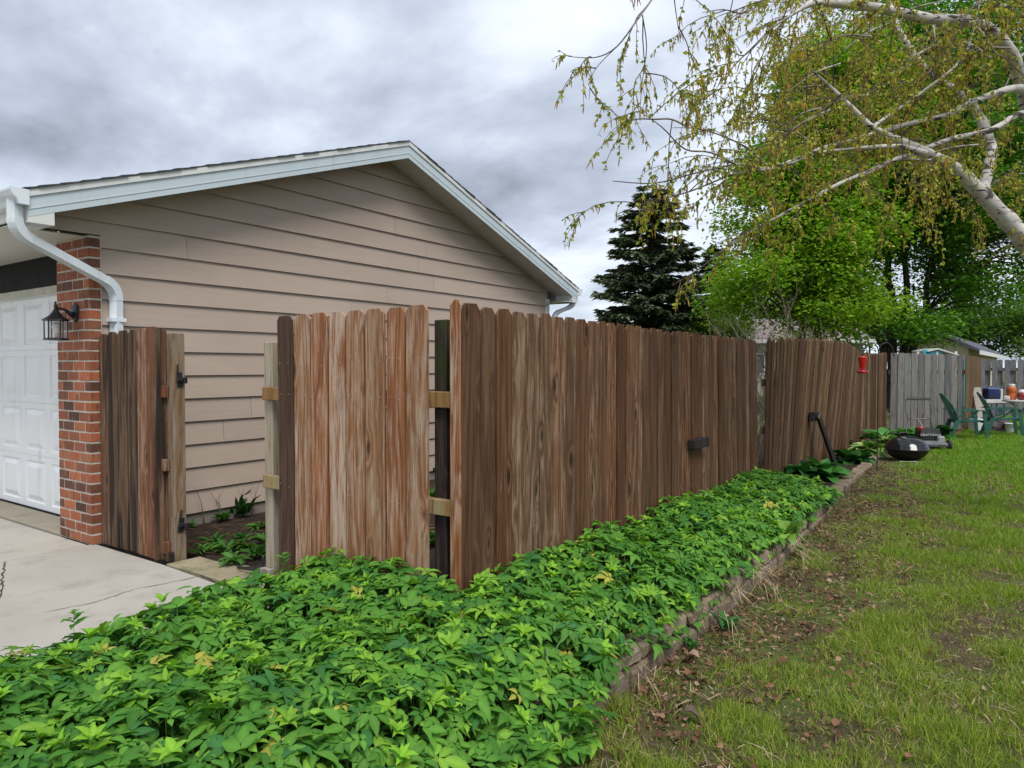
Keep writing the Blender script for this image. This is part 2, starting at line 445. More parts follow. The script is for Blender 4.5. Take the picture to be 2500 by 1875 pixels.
M['crack'] = plain('crack_dirt', (.055, .048, .04), (.03, .027, .022), 20, .95)
def m_stone():
    t = NT('wall_stone'); v = t.obj(); r = t.rand()
    c = t.ramp(r, [(0, (.20, .15, .10)), (.4, (.29, .22, .15)), (.75, (.25, .19, .14)), (1, (.34, .265, .185))])
    c = t.mix(t.rng(t.noise(v, 9, 5, .65), .42, .68, 0, .8), c, (.12, .095, .075))
    c = t.mix(t.rng(t.noise(v, 45, 4, .65), .55, .72, 0, .55), c, (.45, .40, .33))
    c = t.mix(t.rng(t.noise(v, 14, 3), .6, .75, 0, .4), c, (.10, .105, .045))
    t.bump(t.noise(v, 60, 6, .7), 1.0, .012)
    return t.base(c, .92, .2)
M['stone'] = m_stone()
def m_soil(name, a, b, c3, g=None):
    t = NT(name); w = t.pos()
    c = t.mix(t.rng(t.noise(w, 5, 6, .65), .3, .7), a, b); c = t.mix(t.rng(t.noise(w, 40, 5, .7), .5, .7), c, c3)
    if g: c = t.mix(t.rng(t.noise(w, 2.2, 5, .6), .38, .62, 0, .8), c, g)
    t.bump(t.noise(w, 45, 6, .7), .9, .03)
    return t.base(c, .95, .15)
M['soil'] = m_soil('garden_soil', (.05, .036, .026), (.028, .02, .015), (.10, .07, .045))
M['lawn'] = m_soil('lawn_ground', (.115, .085, .048), (.065, .05, .03), (.22, .165, .10), (.10, .15, .03))
M['far_ground'] = m_soil('far_lawn', (.06, .11, .02), (.05, .09, .02), (.09, .10, .035))
M['black_metal'] = plain('black_metal', (.012, .012, .014), (.02, .02, .022), 15, .42, spec=.5)
M['rust'] = plain('rusty_metal', (.045, .028, .02), (.016, .013, .012), 12, .8, .4, 80)
M['zinc'] = plain('galvanised_screw', (.5, .5, .5), None, 20, .35, metal=.8)
M['glass'] = None
def m_glass(name, col=(1, 1, 1), rough=.03):
    t = NT(name); t.base(col, rough, .5); t.p.inputs['Transmission Weight'].default_value = .96; t.p.inputs['IOR'].default_value = 1.1
    return t.m
M['glass'] = m_glass('lantern_glass')
M['bulb'] = plain('white_bulb', (.82, .8, .74), None, 4, .3)
M['red_glass'] = plain('red_feeder', (.55, .018, .012), (.42, .012, .01), 6, .15, spec=.6)
M['red_base'] = plain('red_feeder_base', (.5, .02, .035), (.36, .012, .02), 6, .3)
M['flower'] = plain('white_flower_port', (.75, .68, .68), None, 6, .5)
M['enamel'] = plain('black_enamel', (.008, .008, .010), (.012, .012, .014), 6, .09, spec=.6)
M['enamel_matt'] = plain('sooty_enamel', (.012, .011, .011), (.02, .018, .016), 10, .45)
M['steel'] = plain('grey_steel', (.14, .14, .15), (.09, .09, .095), 10, .35, metal=.5)
M['mower_grey'] = plain('mower_grey', (.30, .30, .31), (.24, .24, .25), 9, .4)
M['mower_black'] = plain('mower_black', (.014, .014, .015), (.03, .03, .03), 9, .5)
M['rubber'] = plain('rubber', (.02, .02, .02), (.035, .033, .03), 20, .8)
M['red_plastic'] = plain('red_plastic', (.5, .02, .015), None, 6, .35)
M['green_plastic'] = plain('green_plastic', (.014, .082, .058), (.022, .105, .078), 4, .42, var=.04)
M['white_plastic'] = plain('white_plastic', (.66, .66, .64), (.55, .55, .53), 5, .42)
M['blue_plastic'] = plain('blue_plastic', (.012, .022, .085), (.018, .03, .11), 4, .4)
M['pale_blue'] = plain('pale_blue_plastic', (.13, .22, .45), None, 4, .4)
M['orange_plastic'] = plain('orange_plastic', (.50, .12, .03), (.4, .09, .025), 4, .3)
M['dark_red'] = plain('dark_red_glaze', (.23, .02, .02), (.16, .02, .015), 6, .3)
M['clay'] = plain('clay_block', (.27, .15, .085), (.2, .11, .06), 9, .85, .4)
M['tarp'] = plain('dark_tarp', (.10, .075, .075), (.05, .038, .04), 4, .6, .5, 12)
M['turquoise'] = plain('turquoise_panel', (.04, .36, .46), (.05, .42, .52), 3, .5)
M['cream_wall'] = plain('cream_wall', (.62, .57, .40), (.55, .5, .36), 2, .7)
M['slate_roof'] = plain('slate_roof', (.10, .105, .125), (.075, .078, .095), 9, .9)
M['mauve_roof'] = plain('mauve_roof', (.235, .185, .175), (.19, .15, .145), 6, .9)
M['beige_brick'] = plain('beige_wall', (.48, .43, .37), (.4, .36, .3), 8, .8)
def m_bark(name, a, b, scale=(9, 9, 2), bump=.9):
    t = NT(name); w = t.pos(); n = t.noise(t.vmul(w, scale), 1, 6, .65)
    t.bump(n, bump, .03); return t.base(t.mix(t.rng(n, .35, .65), a, b), .9, .2)
M['bark'] = m_bark('dark_bark', (.028, .022, .018), (.075, .062, .05))
M['shrub_bark'] = m_bark('pale_twig_bark', (.14, .115, .08), (.25, .215, .15), (20, 20, 20), .3)
def m_birch():
    t = NT('birch_bark'); w = t.pos(); v = t.obj()
    a = t.n('ShaderNodeAttribute'); a.attribute_name = 'tint'
    sp = t.n('ShaderNodeSeparateColor'); t.l(a.outputs['Color'], sp.inputs[0])
    band = t.noise(t.vmul(w, (6, 6, 24)), 1, 5, .6, .4)
    c = t.mix(t.rng(t.noise(w, 7, 4), .35, .7), (.60, .57, .53), (.42, .39, .35))
    c = t.mix(t.rng(band, .54, .62), c, (.07, .06, .05))
    c = t.mix(t.rng(t.noise(w, 4.5, 3), .63, .7, 0, .9), c, (.035, .03, .028))
    twig = t.mix(t.rng(band, .4, .6), (.11, .075, .055), (.065, .045, .035))
    c = t.mix(sp.outputs[0], c, twig)      # young twigs have brown bark, old limbs white
    t.bump(band, .5, .01)
    return t.base(c, .75, .25)
M['birch'] = m_birch()
M['leaf_cover'] = leafmat('ground_cover_leaf', .32, .58, .25, veins=True)
M['leaf_tree'] = leafmat('tree_leaf', .45, .5, .25)
M['leaf_birch'] = leafmat('birch_leaf', .4, .5, .3)
M['needle'] = leafmat('spruce_needle', .1, .7, .2)
M['grass'] = leafmat('grass_blade', .35, .55, .25, tcol=(1.1, 1.1, .6))
M['dead'] = leafmat('dead_leaf', .12, .8, .15, tcol=(1, .8, .6))
def m_hosta(name, a, b, edge=None):
    t = NT(name); v = t.obj(); sx = t.n('ShaderNodeSeparateXYZ'); t.l(t.n('ShaderNodeTexCoord').outputs['Object'], sx.inputs[0])
    ve = t.math('SINE', t.math('MULTIPLY', sx.outputs[0], 420.0))
    c = t.mix(t.rng(t.noise(v, 14, 3), .3, .7), a, b); c = t.mix(t.rng(ve, .2, 1, 0, .25), c, tuple(x * .7 for x in a))
    if edge:
        at_ = t.n('ShaderNodeAttribute'); at_.attribute_name = 'tint'; sp = t.n('ShaderNodeSeparateColor'); t.l(at_.outputs['Color'], sp.inputs[0])
        c = t.mix(t.rng(sp.outputs[0], .55, .8), c, edge)
    c = t.hsv(c, v=t.rng(t.rand(), 0, 1, .8, 1.2, False)); t.bump(ve, .3, .002)
    t.base(c, .4, .35)
    tr = t.n('ShaderNodeBsdfTranslucent'); t.l(t.mix(1.0, c, (1.1, 1.2, .6), 'MULTIPLY'), tr.inputs[0])
    mx = t.n('ShaderNodeMixShader'); mx.inputs[0].default_value = .25
    t.l(t.p.outputs[0], mx.inputs[1]); t.l(tr.outputs[0], mx.inputs[2]); t.l(mx.outputs[0], t.out.inputs[0])
    return t.m
M['hosta'] = m_hosta('hosta_leaf', (.05, .19, .03), (.075, .25, .035))
M['hosta_dark'] = m_hosta('dark_hosta_leaf', (.025, .11, .025), (.04, .15, .03))
M['hosta_lime'] = m_hosta('lime_hosta_leaf', (.16, .33, .04), (.22, .40, .06))
M['hosta_var'] = m_hosta('variegated_hosta_leaf', (.06, .2, .04), (.09, .24, .045), (.5, .55, .22))
# ------------------------------------------------------------------ ground
def sstep(a, b, x):
    u = min(1.0, max(0.0, (x - a) / (b - a))); return u * u * (3 - 2 * u)
def lawn_z(x, y):
    z = -0.14 + 0.13 * sstep(4.5, 12.5, y)
    return z + 0.012 * noise.noise((x * .9, y * .9, 2.0)) * (1 if abs(x) < 8 and y < 25 else 0)
def build_ground():
    xs = sorted(set([-600, -200, -80, -40, -25, -16, -10, -6.4, -3.6] + [round(-2.6 + .2 * i, 2) for i in range(34)] + [5, 8, 14, 25, 50, 120, 300, 600]))
    ys = sorted(set([-300, -100, -40, -15, -6, -3] + [round(-1 + .25 * i, 2) for i in range(90)] + [24, 28, 34, 42, 60, 100, 180, 300, 700]))
    V = [(x, y, lawn_z(x, y)) for y in ys for x in xs]; nx = len(xs)
    F = [(j*nx + i, j*nx + i + 1, (j+1)*nx + i + 1, (j+1)*nx + i) for j in range(len(ys) - 1) for i in range(nx - 1)]
    me = bpy.data.meshes.new('lawn'); me.from_pydata(V, [], F); me.shade_smooth()
    struct(link('lawn', me, M['lawn']))
build_ground()
def slab(name, poly, z0, z1, m, parent=None):
    mb = MB(); mb.prism(poly, 2, z0, z1); return mb.build(name, m, parent)
FX = -2.40        # lawn-side face of the long fence
GY = 2.90         # drive-side face of the gate fence
struct(slab('garden_bed', [(-3.56, -2.0), (-1.56, -2.0), (-1.60, 3.0), (-1.58, 6.0), (-1.66, 8.3), (-1.74, 10.2), (-1.82, 12.9), (-1.5, 14.2), (-1.3, 16.8), (-1.5, 18.2), (-2.45, 17.4), (-2.6, 2.95), (-3.56, 2.95)], -.3, .0, M['soil']))
struct(slab('side_yard', [(-6.155, 3.04), (-2.62, 3.04), (-2.62, 16), (-6.155, 16)], -.3, -.004, M['soil']))
drive = struct(slab('driveway', [(-16, -8), (-3.52, -8), (-3.60, 2.70), (-5.0, 2.74), (-5.0, 3.03), (-16, 3.03)], -.30, -.045, M['crack']))
slab('slab', [(-15.9, -7.9), (-6.172, -7.9), (-6.172, 2.685), (-15.9, 2.685)], -.044, .0, M['concrete'], drive)
slab('slab', [(-6.160, -7.9), (-3.53, -7.9), (-3.62, 2.62), (-4.35, 2.70), (-5.1, 2.735), (-6.10, 2.735), (-6.160, 2.70)], -.044, .001, M['concrete'], drive)
slab('apron', [(-15.9, 2.70), (-6.69, 2.70), (-6.69, 3.02), (-15.9, 3.02)], -.044, .012, M['apron'], drive)
def crack(pts, w, seed):
    rnd = random.Random(seed); q = []
    for a, b in zip(pts, pts[1:]):
        n = max(3, int(math.dist(a, b) / .035))
        for i in range(n):
            f = i / n; q.append((a[0] + (b[0]-a[0])*f + rnd.uniform(-.008, .008), a[1] + (b[1]-a[1])*f + rnd.uniform(-.008, .008)))
    q.append(pts[-1]); V = []; F = []
    for i, (x, y) in enumerate(q):
        a = q[max(0, i-1)]; b = q[min(len(q)-1, i+1)]; d = Vector((b[0]-a[0], b[1]-a[1])).normalized(); ww = w * rnd.uniform(.35, 1.2)
        V += [(x - d.y*ww, y + d.x*ww, .0048), (x + d.y*ww, y - d.x*ww, .0048)]
    F = [(2*i, 2*i+2, 2*i+3, 2*i+1) for i in range(len(q) - 1)]
    me = bpy.data.meshes.new('crack'); me.from_pydata(V, [], F); link('crack', me, M['crack'], drive)
def zpts(l): return [tuple(on_z(px, py, .0)[:2]) for px, py in l]
crack(zpts([(108, 1496), (230, 1472), (330, 1440), (420, 1422), (515, 1402)]), .0035, 1)
crack(zpts([(12, 1373), (8, 1400), (2, 1450), (-40, 1540)]), .006, 2)
crack(zpts([(155, 1320), (180, 1313)]), .004, 3)
crack(zpts([(-60, 1480), (10, 1420)]), .004, 4)
pav = struct(slab('paver_path', [(-5.05, 2.748), (-3.70, 2.715), (-3.70, 3.03), (-5.05, 3.03)], -.3, -.03, M['soil']))
for i, (x0, x1) in enumerate(((-5.08, -4.80), (-4.79, -4.47), (-4.46, -4.10), (-4.09, -3.72))):
    mb = MB(); mb.cbox((x0, 2.75 - .0, -.028), (x1, 3.03 + (.04 if i % 2 else -.01), .006 + .004 * (i % 2)), .006, .004); mb.build('paver', M['paver'], pav, ((x0+x1)/2, 2.89, 0))

# ------------------------------------------------------------------ garage
WX, WY0, WY1 = -6.16, 2.80, 9.63
EY0, EY1, RY, RZ, SL = 2.165, 10.02, 6.09, 4.12, .346
RX = -5.81
def zr(y): return RZ - SL * abs(y - RY)
garage = thing('garage', 'tan sided garage with brick corner, white rake trim and shallow gable roof', 'garage', (WX, WY0, 0))
def clip_z(poly, f, keep_below=True):
    """clip polygon (y,z) to z <= f(y) for the roof line, one slope at a time"""
    out = []
    for i in range(len(poly)):
        a, b = poly[i], poly[(i + 1) % len(poly)]
        da, db = f(a[0]) - a[1], f(b[0]) - b[1]
        if da >= 0: out.append(a)
        if (da >= 0) != (db >= 0):
            k = da / (da - db); out.append((a[0] + (b[0]-a[0])*k, a[1] + (b[1]-a[1])*k))
    return out
mb = MB(); mb.prism([(WY0, 0), (WY1, 0), (WY1, 2.6), (RY, zr(RY) - .2), (WY0, zr(WY0) - .2)], 0, -6.40, WX - .012); mb.build('wall', M['siding'], garage, (WX, WY0, 0))
mb = MB(); mb.box((-6.40, WY0, -.2), (WX + .004, WY1, .135)); mb.build('foundation', M['foundation'], garage, (WX, WY0, 0))
EXPO = .211
def siding():
    rnd = random.Random(5)
    joints = {6: [4.9], 9: [5.5], 10: [6.05, 8.3], 11: [3.55, 6.9], 12: [6.6], 8: [7.9], 7: [3.3], 5: [6.2], 4: [4.2], 3: [3.9, 7.2], 2: [4.6], 13: [6.75], 14: [6.2]}
    zl = lambda y: zr(y) - .192 - .001
    for k in range(19):
        z0 = .115 + EXPO * k; z1 = z0 + EXPO + .022
        y0, y1 = WY0 + .004, WY1
        if z0 < 2.5 < z1: polys = [(y0, z0), (y1, z0), (y1, z1), (EY0 + .03, z1), (EY0 + .03, 2.536), (y0, 2.536)]
        elif z0 > 2.5: polys = [(EY0 + .03, z0), (y1, z0), (y1, z1), (EY0 + .03, z1)]
        else: polys = [(y0, z0), (y1, z0), (y1, z1), (y0, z1)]
        cuts = [-99] + sorted(joints.get(k, [])) + [99]
        left = lambda y: RZ - .193 - SL * (RY - y); right = lambda y: RZ - .193 - SL * (y - RY)
        for a, b in zip(cuts, cuts[1:]):
            p = polys
            if a > -50: p = clip_z([(z, y) for y, z in p][::1], lambda z: 1e9); p = [(y, z) for z, y in p]
            # clip to [a, b] in y by swapping axes
            def cut(poly, lim, below):
                out = []
                for i in range(len(poly)):
                    A, B = poly[i], poly[(i + 1) % len(poly)]
                    da, db = (lim - A[0], lim - B[0]) if below else (A[0] - lim, B[0] - lim)
                    if da >= 0: out.append(A)
                    if (da >= 0) != (db >= 0):
                        f = da / (da - db); out.append((A[0] + (B[0]-A[0])*f, A[1] + (B[1]-A[1])*f))
                return out
            p = cut(p, b - .002, True); p = cut(p, a + .002, False)
            p = clip_z(p, left); p = clip_z(p, right)
            if len(p) < 3: continue
            n = len(p); off = rnd.uniform(-.0006, .0006)
            fx = lambda z: WX + .006 + .022 * (1 - (z - z0) / (z1 - z0)) + off
            V = [(fx(z), y, z) for y, z in p] + [(fx(z) - .009, y, z) for y, z in p]
            F = [tuple(range(n)), tuple(range(n, 2*n))[::-1]] + [(i, n + i, n + (i+1) % n, (i+1) % n) for i in range(n)]
            m = MB(); m.add(V, F); m.build('siding_board', M['siding'], garage, (WX, p[0][0], z0))
siding()
mb = MB(); mb.box((WX - .02, WY1, .1), (WX + .03, WY1 + .04, 2.55)); mb.box((WX - .02, WY1 - .07, .1), (WX + .0245, WY1 - .002, 2.55)); mb.build('corner_trim', M['trim'], garage, (WX, WY1, 0))
# brick corner
pillar = MB().box((-6.697, 2.7032, 0), (-6.1232, WY0 + .002, 2.522)).build('brick_corner', M['mortar'], garage, (-6.4, 2.75, 0))
def bricks():
    rnd = random.Random(3); ch = .0837
    for c in range(30):
        z0 = .006 + c * ch; z1 = z0 + ch - .0135
        cuts = [.0, .199, .398, .58] if c % 2 == 0 else [.0, .098, .297, .496, .58]
        for a, b in zip(cuts, cuts[1:]):
            x1 = -6.12 - a; x0 = -6.12 - b + (.013 if b < .57 else 0)
            j = rnd.uniform(-.0012, .0008)
            m = MB(); m.cbox((x0, 2.70 + j, z0), (x1, 2.794, min(z1, 2.52)), .003, .0012, rnd)
            m.build('brick', M['brick'], pillar, ((x0+x1)/2, 2.70, z0))
bricks()
# garage door, header, trim
MB().box((-14, 2.99, 2.235), (-6.62, 3.04, 2.53)).build('header', M['header'], garage, (-8, 3.0, 2.3))
MB().box((-14, 2.996, 2.16), (-6.62, 3.03, 2.234)).build('door_trim', M['header_trim'], garage, (-8, 3.0, 2.2))
MB().box((-6.69, 2.81, 0), (-6.60, 3.10, 2.53)).build('jamb', M['trim'], garage, (-6.65, 2.9, 0))
door = MB().box((-12, 3.075, .02), (-6.60, 3.10, 2.16)).build('garage_door', M['door'], garage, (-9, 3.08, 0))
def door_panels():
    for k in range(4):
        z0 = .022 + k * .5355; z1 = z0 + .5335
        m = MB()
        for i in range(9):
            x1 = -6.62 - i * .60; x0 = x1 - .60
            rect = lambda ins, y: [(x0+ins*1.3, y, z0+ins), (x1-ins*1.3, y, z0+ins), (x1-ins*1.3, y, z1-ins), (x0+ins*1.3, y, z1-ins)]
            rs = [rect(0, 3.05), rect(.055, 3.05), rect(.062, 3.062), rect(.075, 3.064), rect(.125, 3.046)]
            b = len(m.v); m.v += [p for r in rs for p in r]
            for q in range(4):
                for e in range(4):
                    m.f.append((b+q*4+e, b+q*4+(e+1) % 4, b+q*4+4+(e+1) % 4, b+q*4+4+e))
            m.f.append((b+16, b+17, b+18, b+19))
        xa, xb = -6.62 - 5.4, -6.62
        m.add([(xa, 3.05, z1), (xb, 3.05, z1), (xb, 3.074, z1), (xa, 3.074, z1), (xa, 3.05, z0), (xb, 3.05, z0), (xb, 3.074, z0), (xa, 3.074, z0)], [(0, 1, 2, 3), (4, 7, 6, 5)])
        m.build('panel', M['door'], door, (-9, 3.05, z0))
door_panels()
MB().box((-12, 3.045, .012), (-6.62, 3.072, .021)).build('bottom_seal', M['rubber'], door, (-9, 3.05, .01))
# roof
roof = MB()
for s in (-1, 1):
    ye = EY0 if s < 0 else EY1
    roof.prism([(RY, RZ - .03), (ye, zr(ye) - .03), (ye, zr(ye) - .06), (RY, RZ - .06)], 0, -15, RX + .005)
roof = roof.build('roof', M['shingle'], garage, (RX, RY, 3))
def shingle_courses():
    rnd = random.Random(8)
    for s in (-1, 1):
        n = 27; L = (EY1 - EY0) / 2 + .03
        for i in range(n):
            d0 = L * i / n; d1 = L * (i + 1) / n + .05
            z = lambda d: RZ - SL * d
            th0, th1 = .004, .013 + rnd.uniform(0, .004)
            poly = [(RY + s*d0, z(d0) - .026 + th0), (RY + s*min(d1, L), z(min(d1, L)) - .026 + th1), (RY + s*min(d1, L), z(min(d1, L)) - .029), (RY + s*d0, z(d0) - .029)]
            m = MB(); m.prism(poly, 0, -15, RX + .02 + rnd.uniform(-.008, .008)); m.build('shingle_course', M['shingle'], roof, (RX, RY + s*d0, z(d0)))
shingle_courses()
def rake():
    for s in (-1, 1):
        ye = EY0 if s < 0 else EY1
        t = MB(); t.prism([(RY, RZ - .028), (ye, zr(ye) - .028), (ye, zr(ye) - .078), (RY, RZ - .078)], 0, RX - .03, RX + .012); t.build('rake_trim', M['trim'], garage, (RX, ye, zr(ye)))
        f = MB(); f.prism([(RY, RZ - .078), (ye, zr(ye) - .078), (ye, zr(ye) - .223), (RY, RZ - .223)], 0, RX - .025, RX)
        f.prism([(RY, RZ - .165), (ye, zr(ye) - .165), (ye, zr(ye) - .172), (RY, RZ - .172)], 0, RX - .001, RX + .004)
        f.build('rake_fascia', M['fascia'], garage, (RX, ye, zr(ye)))
        L = abs(ye - RY); n = 26
        for i in range(n):
            a, b = L*i/n + .003, L*(i+1)/n - .001
            m = MB(); m.prism([(RY + s*a, RZ - SL*a - .196), (RY + s*b, RZ - SL*b - .196), (RY + s*b, RZ - SL*b - .206), (RY + s*a, RZ - SL*a - .206)], 0, WX + .012, RX - .026)
            m.build('soffit_panel', M['soffit'], garage, (WX, RY + s*a, 3))
rake()
MB().box((-15, EY0, 2.545), (RX - .027, EY0 + .02, zr(EY0) - .06)).build('eave_fascia', M['trim'], garage, (RX, EY0, 2.6))
MB().box((-15, EY1 - .02, 2.50), (RX - .027, EY1, zr(EY1) - .06)).build('eave_fascia', M['trim'], garage, (RX, EY1, 2.6))
for yy in (EY0, EY1):
    s = 1 if yy == EY0 else -1
    m = MB(); m.prism([(yy + s*.001, 2.50), (yy + s*.17, 2.50), (yy + s*.17, zr(yy + s*.17) - .2), (yy + s*.001, zr(yy) - .215)], 0, WX + .03, RX - .002)
    m.build('eave_return', M['trim'], garage, (RX, yy, 2.5))
for i in range(34):
    x1 = WX + .30 - i * .13
    m = MB()
    if x1 > WX: m.cbox((x1 - .127, EY0 + .175, 2.526), (min(x1, WX + .30), WY0 - .0, 2.536), .002) if False else m.cbox((x1 - .127, EY0 + .025, 2.524), (x1, 2.36, 2.532), .002)
    else: m.cbox((x1 - .127, EY0 + .022, 2.524), (x1, 2.995, 2.534), .003)
    m.build('soffit_panel', M['soffit'], garage, (x1, 2.5, 2.53))
for i in range(20):
    x1 = RX - .04 - i * .2
    m = MB(); m.cbox((x1 - .197, WY1 + .04, 2.50), (x1, EY1 - .022, 2.51), .003); m.build('soffit_panel', M['soffit'], garage, (x1, 9.8, 2.5))
def gutter(y, s, x1):
    """K-style gutter along X with an end cap; s = -1 hangs on the -y side"""
    z1 = zr(EY0) - .035; P = [(0, 0), (0, -.105), (.065, -.105), (.075, -.07), (.105, -.045), (.118, -.012), (.118, .002), (.108, .002), (.108, -.010), (.094, -.042), (.066, -.066), (.058, -.098), (.006, -.098), (.006, 0)]
    m = MB(); m.prism([(y + s * a, z1 + b) for a, b in P], 0, -15, x1)
    m.prism([(y + s * a, z1 + b) for a, b in ((0, 0), (0, -.108), (.067, -.108), (.077, -.07), (.108, -.046), (.122, -.012), (.122, .004))], 0, x1, x1 + .006)
    return m.build('gutter', M['spout'], garage, (x1, y, z1))
gutter(EY0, -1, RX + .015); gutter(EY1, 1, RX + .015)
def arc(a, b, c, n=6):
    """points from a to c rounded at b"""
    a, b, c = Vector(a), Vector(b), Vector(c)
    return [a.lerp(b, i/n).lerp(b.lerp(c, i/n), i/n) for i in range(n + 1)]
def rib_prof(w, d, r=5):
    pts = []; n = r * 2
    for i in range(n + 1): pts.append((-w + 2*w*i/n, d + (-.007 if i % 2 else 0)))
    for i in range(n + 1): pts.append((w - 2*w*i/n, -d + (.007 if i % 2 else 0)))
    return pts
def downspout(x, y, wx, wy, zt, z1, z2, zb):
    A = Vector((x, y, zt)); B = Vector((x, y, z1)); C = Vector((wx, wy, z2)); D = Vector((wx, wy, zb)); d = (C - B).normalized()
    up = Vector((C.x - B.x, C.y - B.y, 0)).normalized()
    root = MB().sweep([A, B + Vector((0, 0, .09))], rib_prof(.041, .030), up).build('downspout', M['spout'], garage, A)
    def piece(nm, pts, pr=None):
        MB().sweep(pts, pr or rib_prof(.041, .030), up).build(nm, M['spout'], root, pts[0])
    piece('elbow', arc(B + Vector((0, 0, .10)), B, B + d * .12), rib_prof(.0435, .0325))
    mid = MB().sweep([B + d * .10, C - d * .10], rib_prof(.041, .030), Vector((0, 0, 1))).build('pipe', M['spout'], root, B)
    piece('elbow', arc(C - d * .12, C, C - Vector((0, 0, .12)), 8), rib_prof(.0435, .0325))
    piece('pipe', [C - Vector((0, 0, .11)), D])
    return root
ds = downspout(-5.885, 2.105, -6.098, 2.905, 2.68, 2.43, 2.125, .05)
MB().box((-6.155, 2.845, 1.83), (-6.052, 2.965, 1.862)).build('strap', M['spout'], ds, (-6.1, 2.9, 1.84))
downspout(-5.92, 10.07, -6.10, 9.76, 2.62, 2.46, 2.33, .05)

# ------------------------------------------------------------------ wall lantern
def lantern():
    x, y = -6.34, 2.70; c = Vector((x, 2.545, 0))
    t = thing('wall_lantern', 'black outdoor wall lantern with clear glass panes on the brick corner', 'lantern', (x, y, 1.8))
    mb = MB(); 
    mb.tube([(x, y - .001, 1.905), (x, y - .016, 1.905), (x, y - .028, 1.905)], [.058, .056, .03], 8); mb.v = [(p[0], p[1], 1.905 + (p[2] - 1.905) * 1.35) for p in mb.v]
    mb.build('back_plate', M['black_metal'], t, (x, y, 1.9))
    MB().tube([(x, y - .02, 1.885), (x, y - .05, 1.895), (x, y - .09, 1.925), (x, c.y, 1.935)], [.03, .019, .011, .009], 8).build('arm', M['black_metal'], t, (x, y, 1.9), smooth=True)
    MB().lathe([(.004, 1.985), (.011, 1.978), (.006, 1.968), (.013, 1.955), (.013, 1.925), (.02, 1.915), (.03, 1.895), (.055, 1.865), (.098, 1.838), (.100, 1.832), (.09, 1.828)], 6, (c.x, c.y, 0)).build('roof', M['black_metal'], t, (c.x, c.y, 1.85))
    MB().lathe([(.078, 1.672), (.092, 1.672), (.090, 1.682), (.080, 1.690), (.05, 1.690)], 6, (c.x, c.y, 0)).build('base', M['black_metal'], t, (c.x, c.y, 1.67))
    for i in range(6):
        a = math.pi * i / 3; b = a + math.pi / 3
        p = Vector((c.x + .080*math.cos(a), c.y + .080*math.sin(a), 0)); q = Vector((c.x + .080*math.cos(b), c.y + .080*math.sin(b), 0))
        MB().tube([p + Vector((0, 0, 1.688)), p + Vector((0, 0, 1.832))], .006, 5).build('bar', M['black_metal'], t, (p.x, p.y, 1.7))
        m = MB(); e = (q - p).normalized(); n = Vector((e.y, -e.x, 0)) * .001
        p2, q2 = p + e*.007, q - e*.007
        vs = [p2 + n, q2 + n, q2 - n, p2 - n]
        m.add([v + Vector((0, 0, 1.69)) for v in vs] + [v + Vector((0, 0, 1.83)) for v in vs], [(0,3,2,1),(4,5,6,7),(0,1,5,4),(1,2,6,5),(2,3,7,6),(3,0,4,7)]); m.build('pane', M['glass'], t, p2)
    MB().lathe([(.012, 1.69), (.014, 1.73), (.022, 1.75), (.029, 1.78), (.026, 1.80), (.012, 1.82)], 10, (c.x, c.y, 0)).build('bulb', M['bulb'], t, (c.x, c.y, 1.7), smooth=True)
lantern()
# ------------------------------------------------------------------ fences
def board_mesh(w, h, th=.019, ear=.026, bow=0.0, rnd=random, side_bow=0.0, chip=0.0):
    """picket standing on z=0: width along x, face at y=0, clipped top corners"""
    zs = [0, .3*h, .6*h, .85*h, h - ear, h]; V = []
    e1, e2 = ear * rnd.uniform(.75, 1.15), ear * rnd.uniform(.75, 1.15)
    for i, z in enumerate(zs):
        f = z / h; by = bow * (f - .5)**2 * 4 * (1 if i else 1); bx = side_bow * math.sin(f * math.pi)
        a = -w/2 + (e1 if i == 5 else 0) + bx; b = w/2 - (e2 if i == 5 else 0) + bx
        dz = rnd.uniform(-chip, chip)
        V += [(a, by, z + (dz if i == 5 else 0)), (b, by, z), (b, by + th, z), (a, by + th, z + (dz if i == 5 else 0))]
    F = [(3, 2, 1, 0), (20, 21, 22, 23)]
    for i in range(5):
        for j in range(4):
            a, b = i*4 + j, i*4 + (j+1) % 4; F.append((a, b, b+4, a+4))
    me = bpy.data.meshes.new('board'); me.from_pydata(V, [], F); return me
def picket(parent, p, rz, w, h, m, name='board', rnd=random, lean=0.0, roll=0.0, **k):
    return link(name, board_mesh(w, h, rnd=rnd, **k), m, parent, p, (lean, roll, rz))
def bar(name, lo, hi, m, parent, c=.004): 
    mb = MB(); mb.cbox(lo, hi, c, .001); return mb.build(name, m, parent, ((lo[0]+hi[0])/2, (lo[1]+hi[1])/2, lo[2]))
def nails(parent, pts, r=.0035, m='zinc'):
    mb = MB()
    for p, n in pts:
        p = Vector(p); n = Vector(n); mb.tube([p, p + n * .0015], r, 6)
    o = mb.build('nail_heads', M[m], parent, pts[0][0]); o['kind'] = 'stuff'

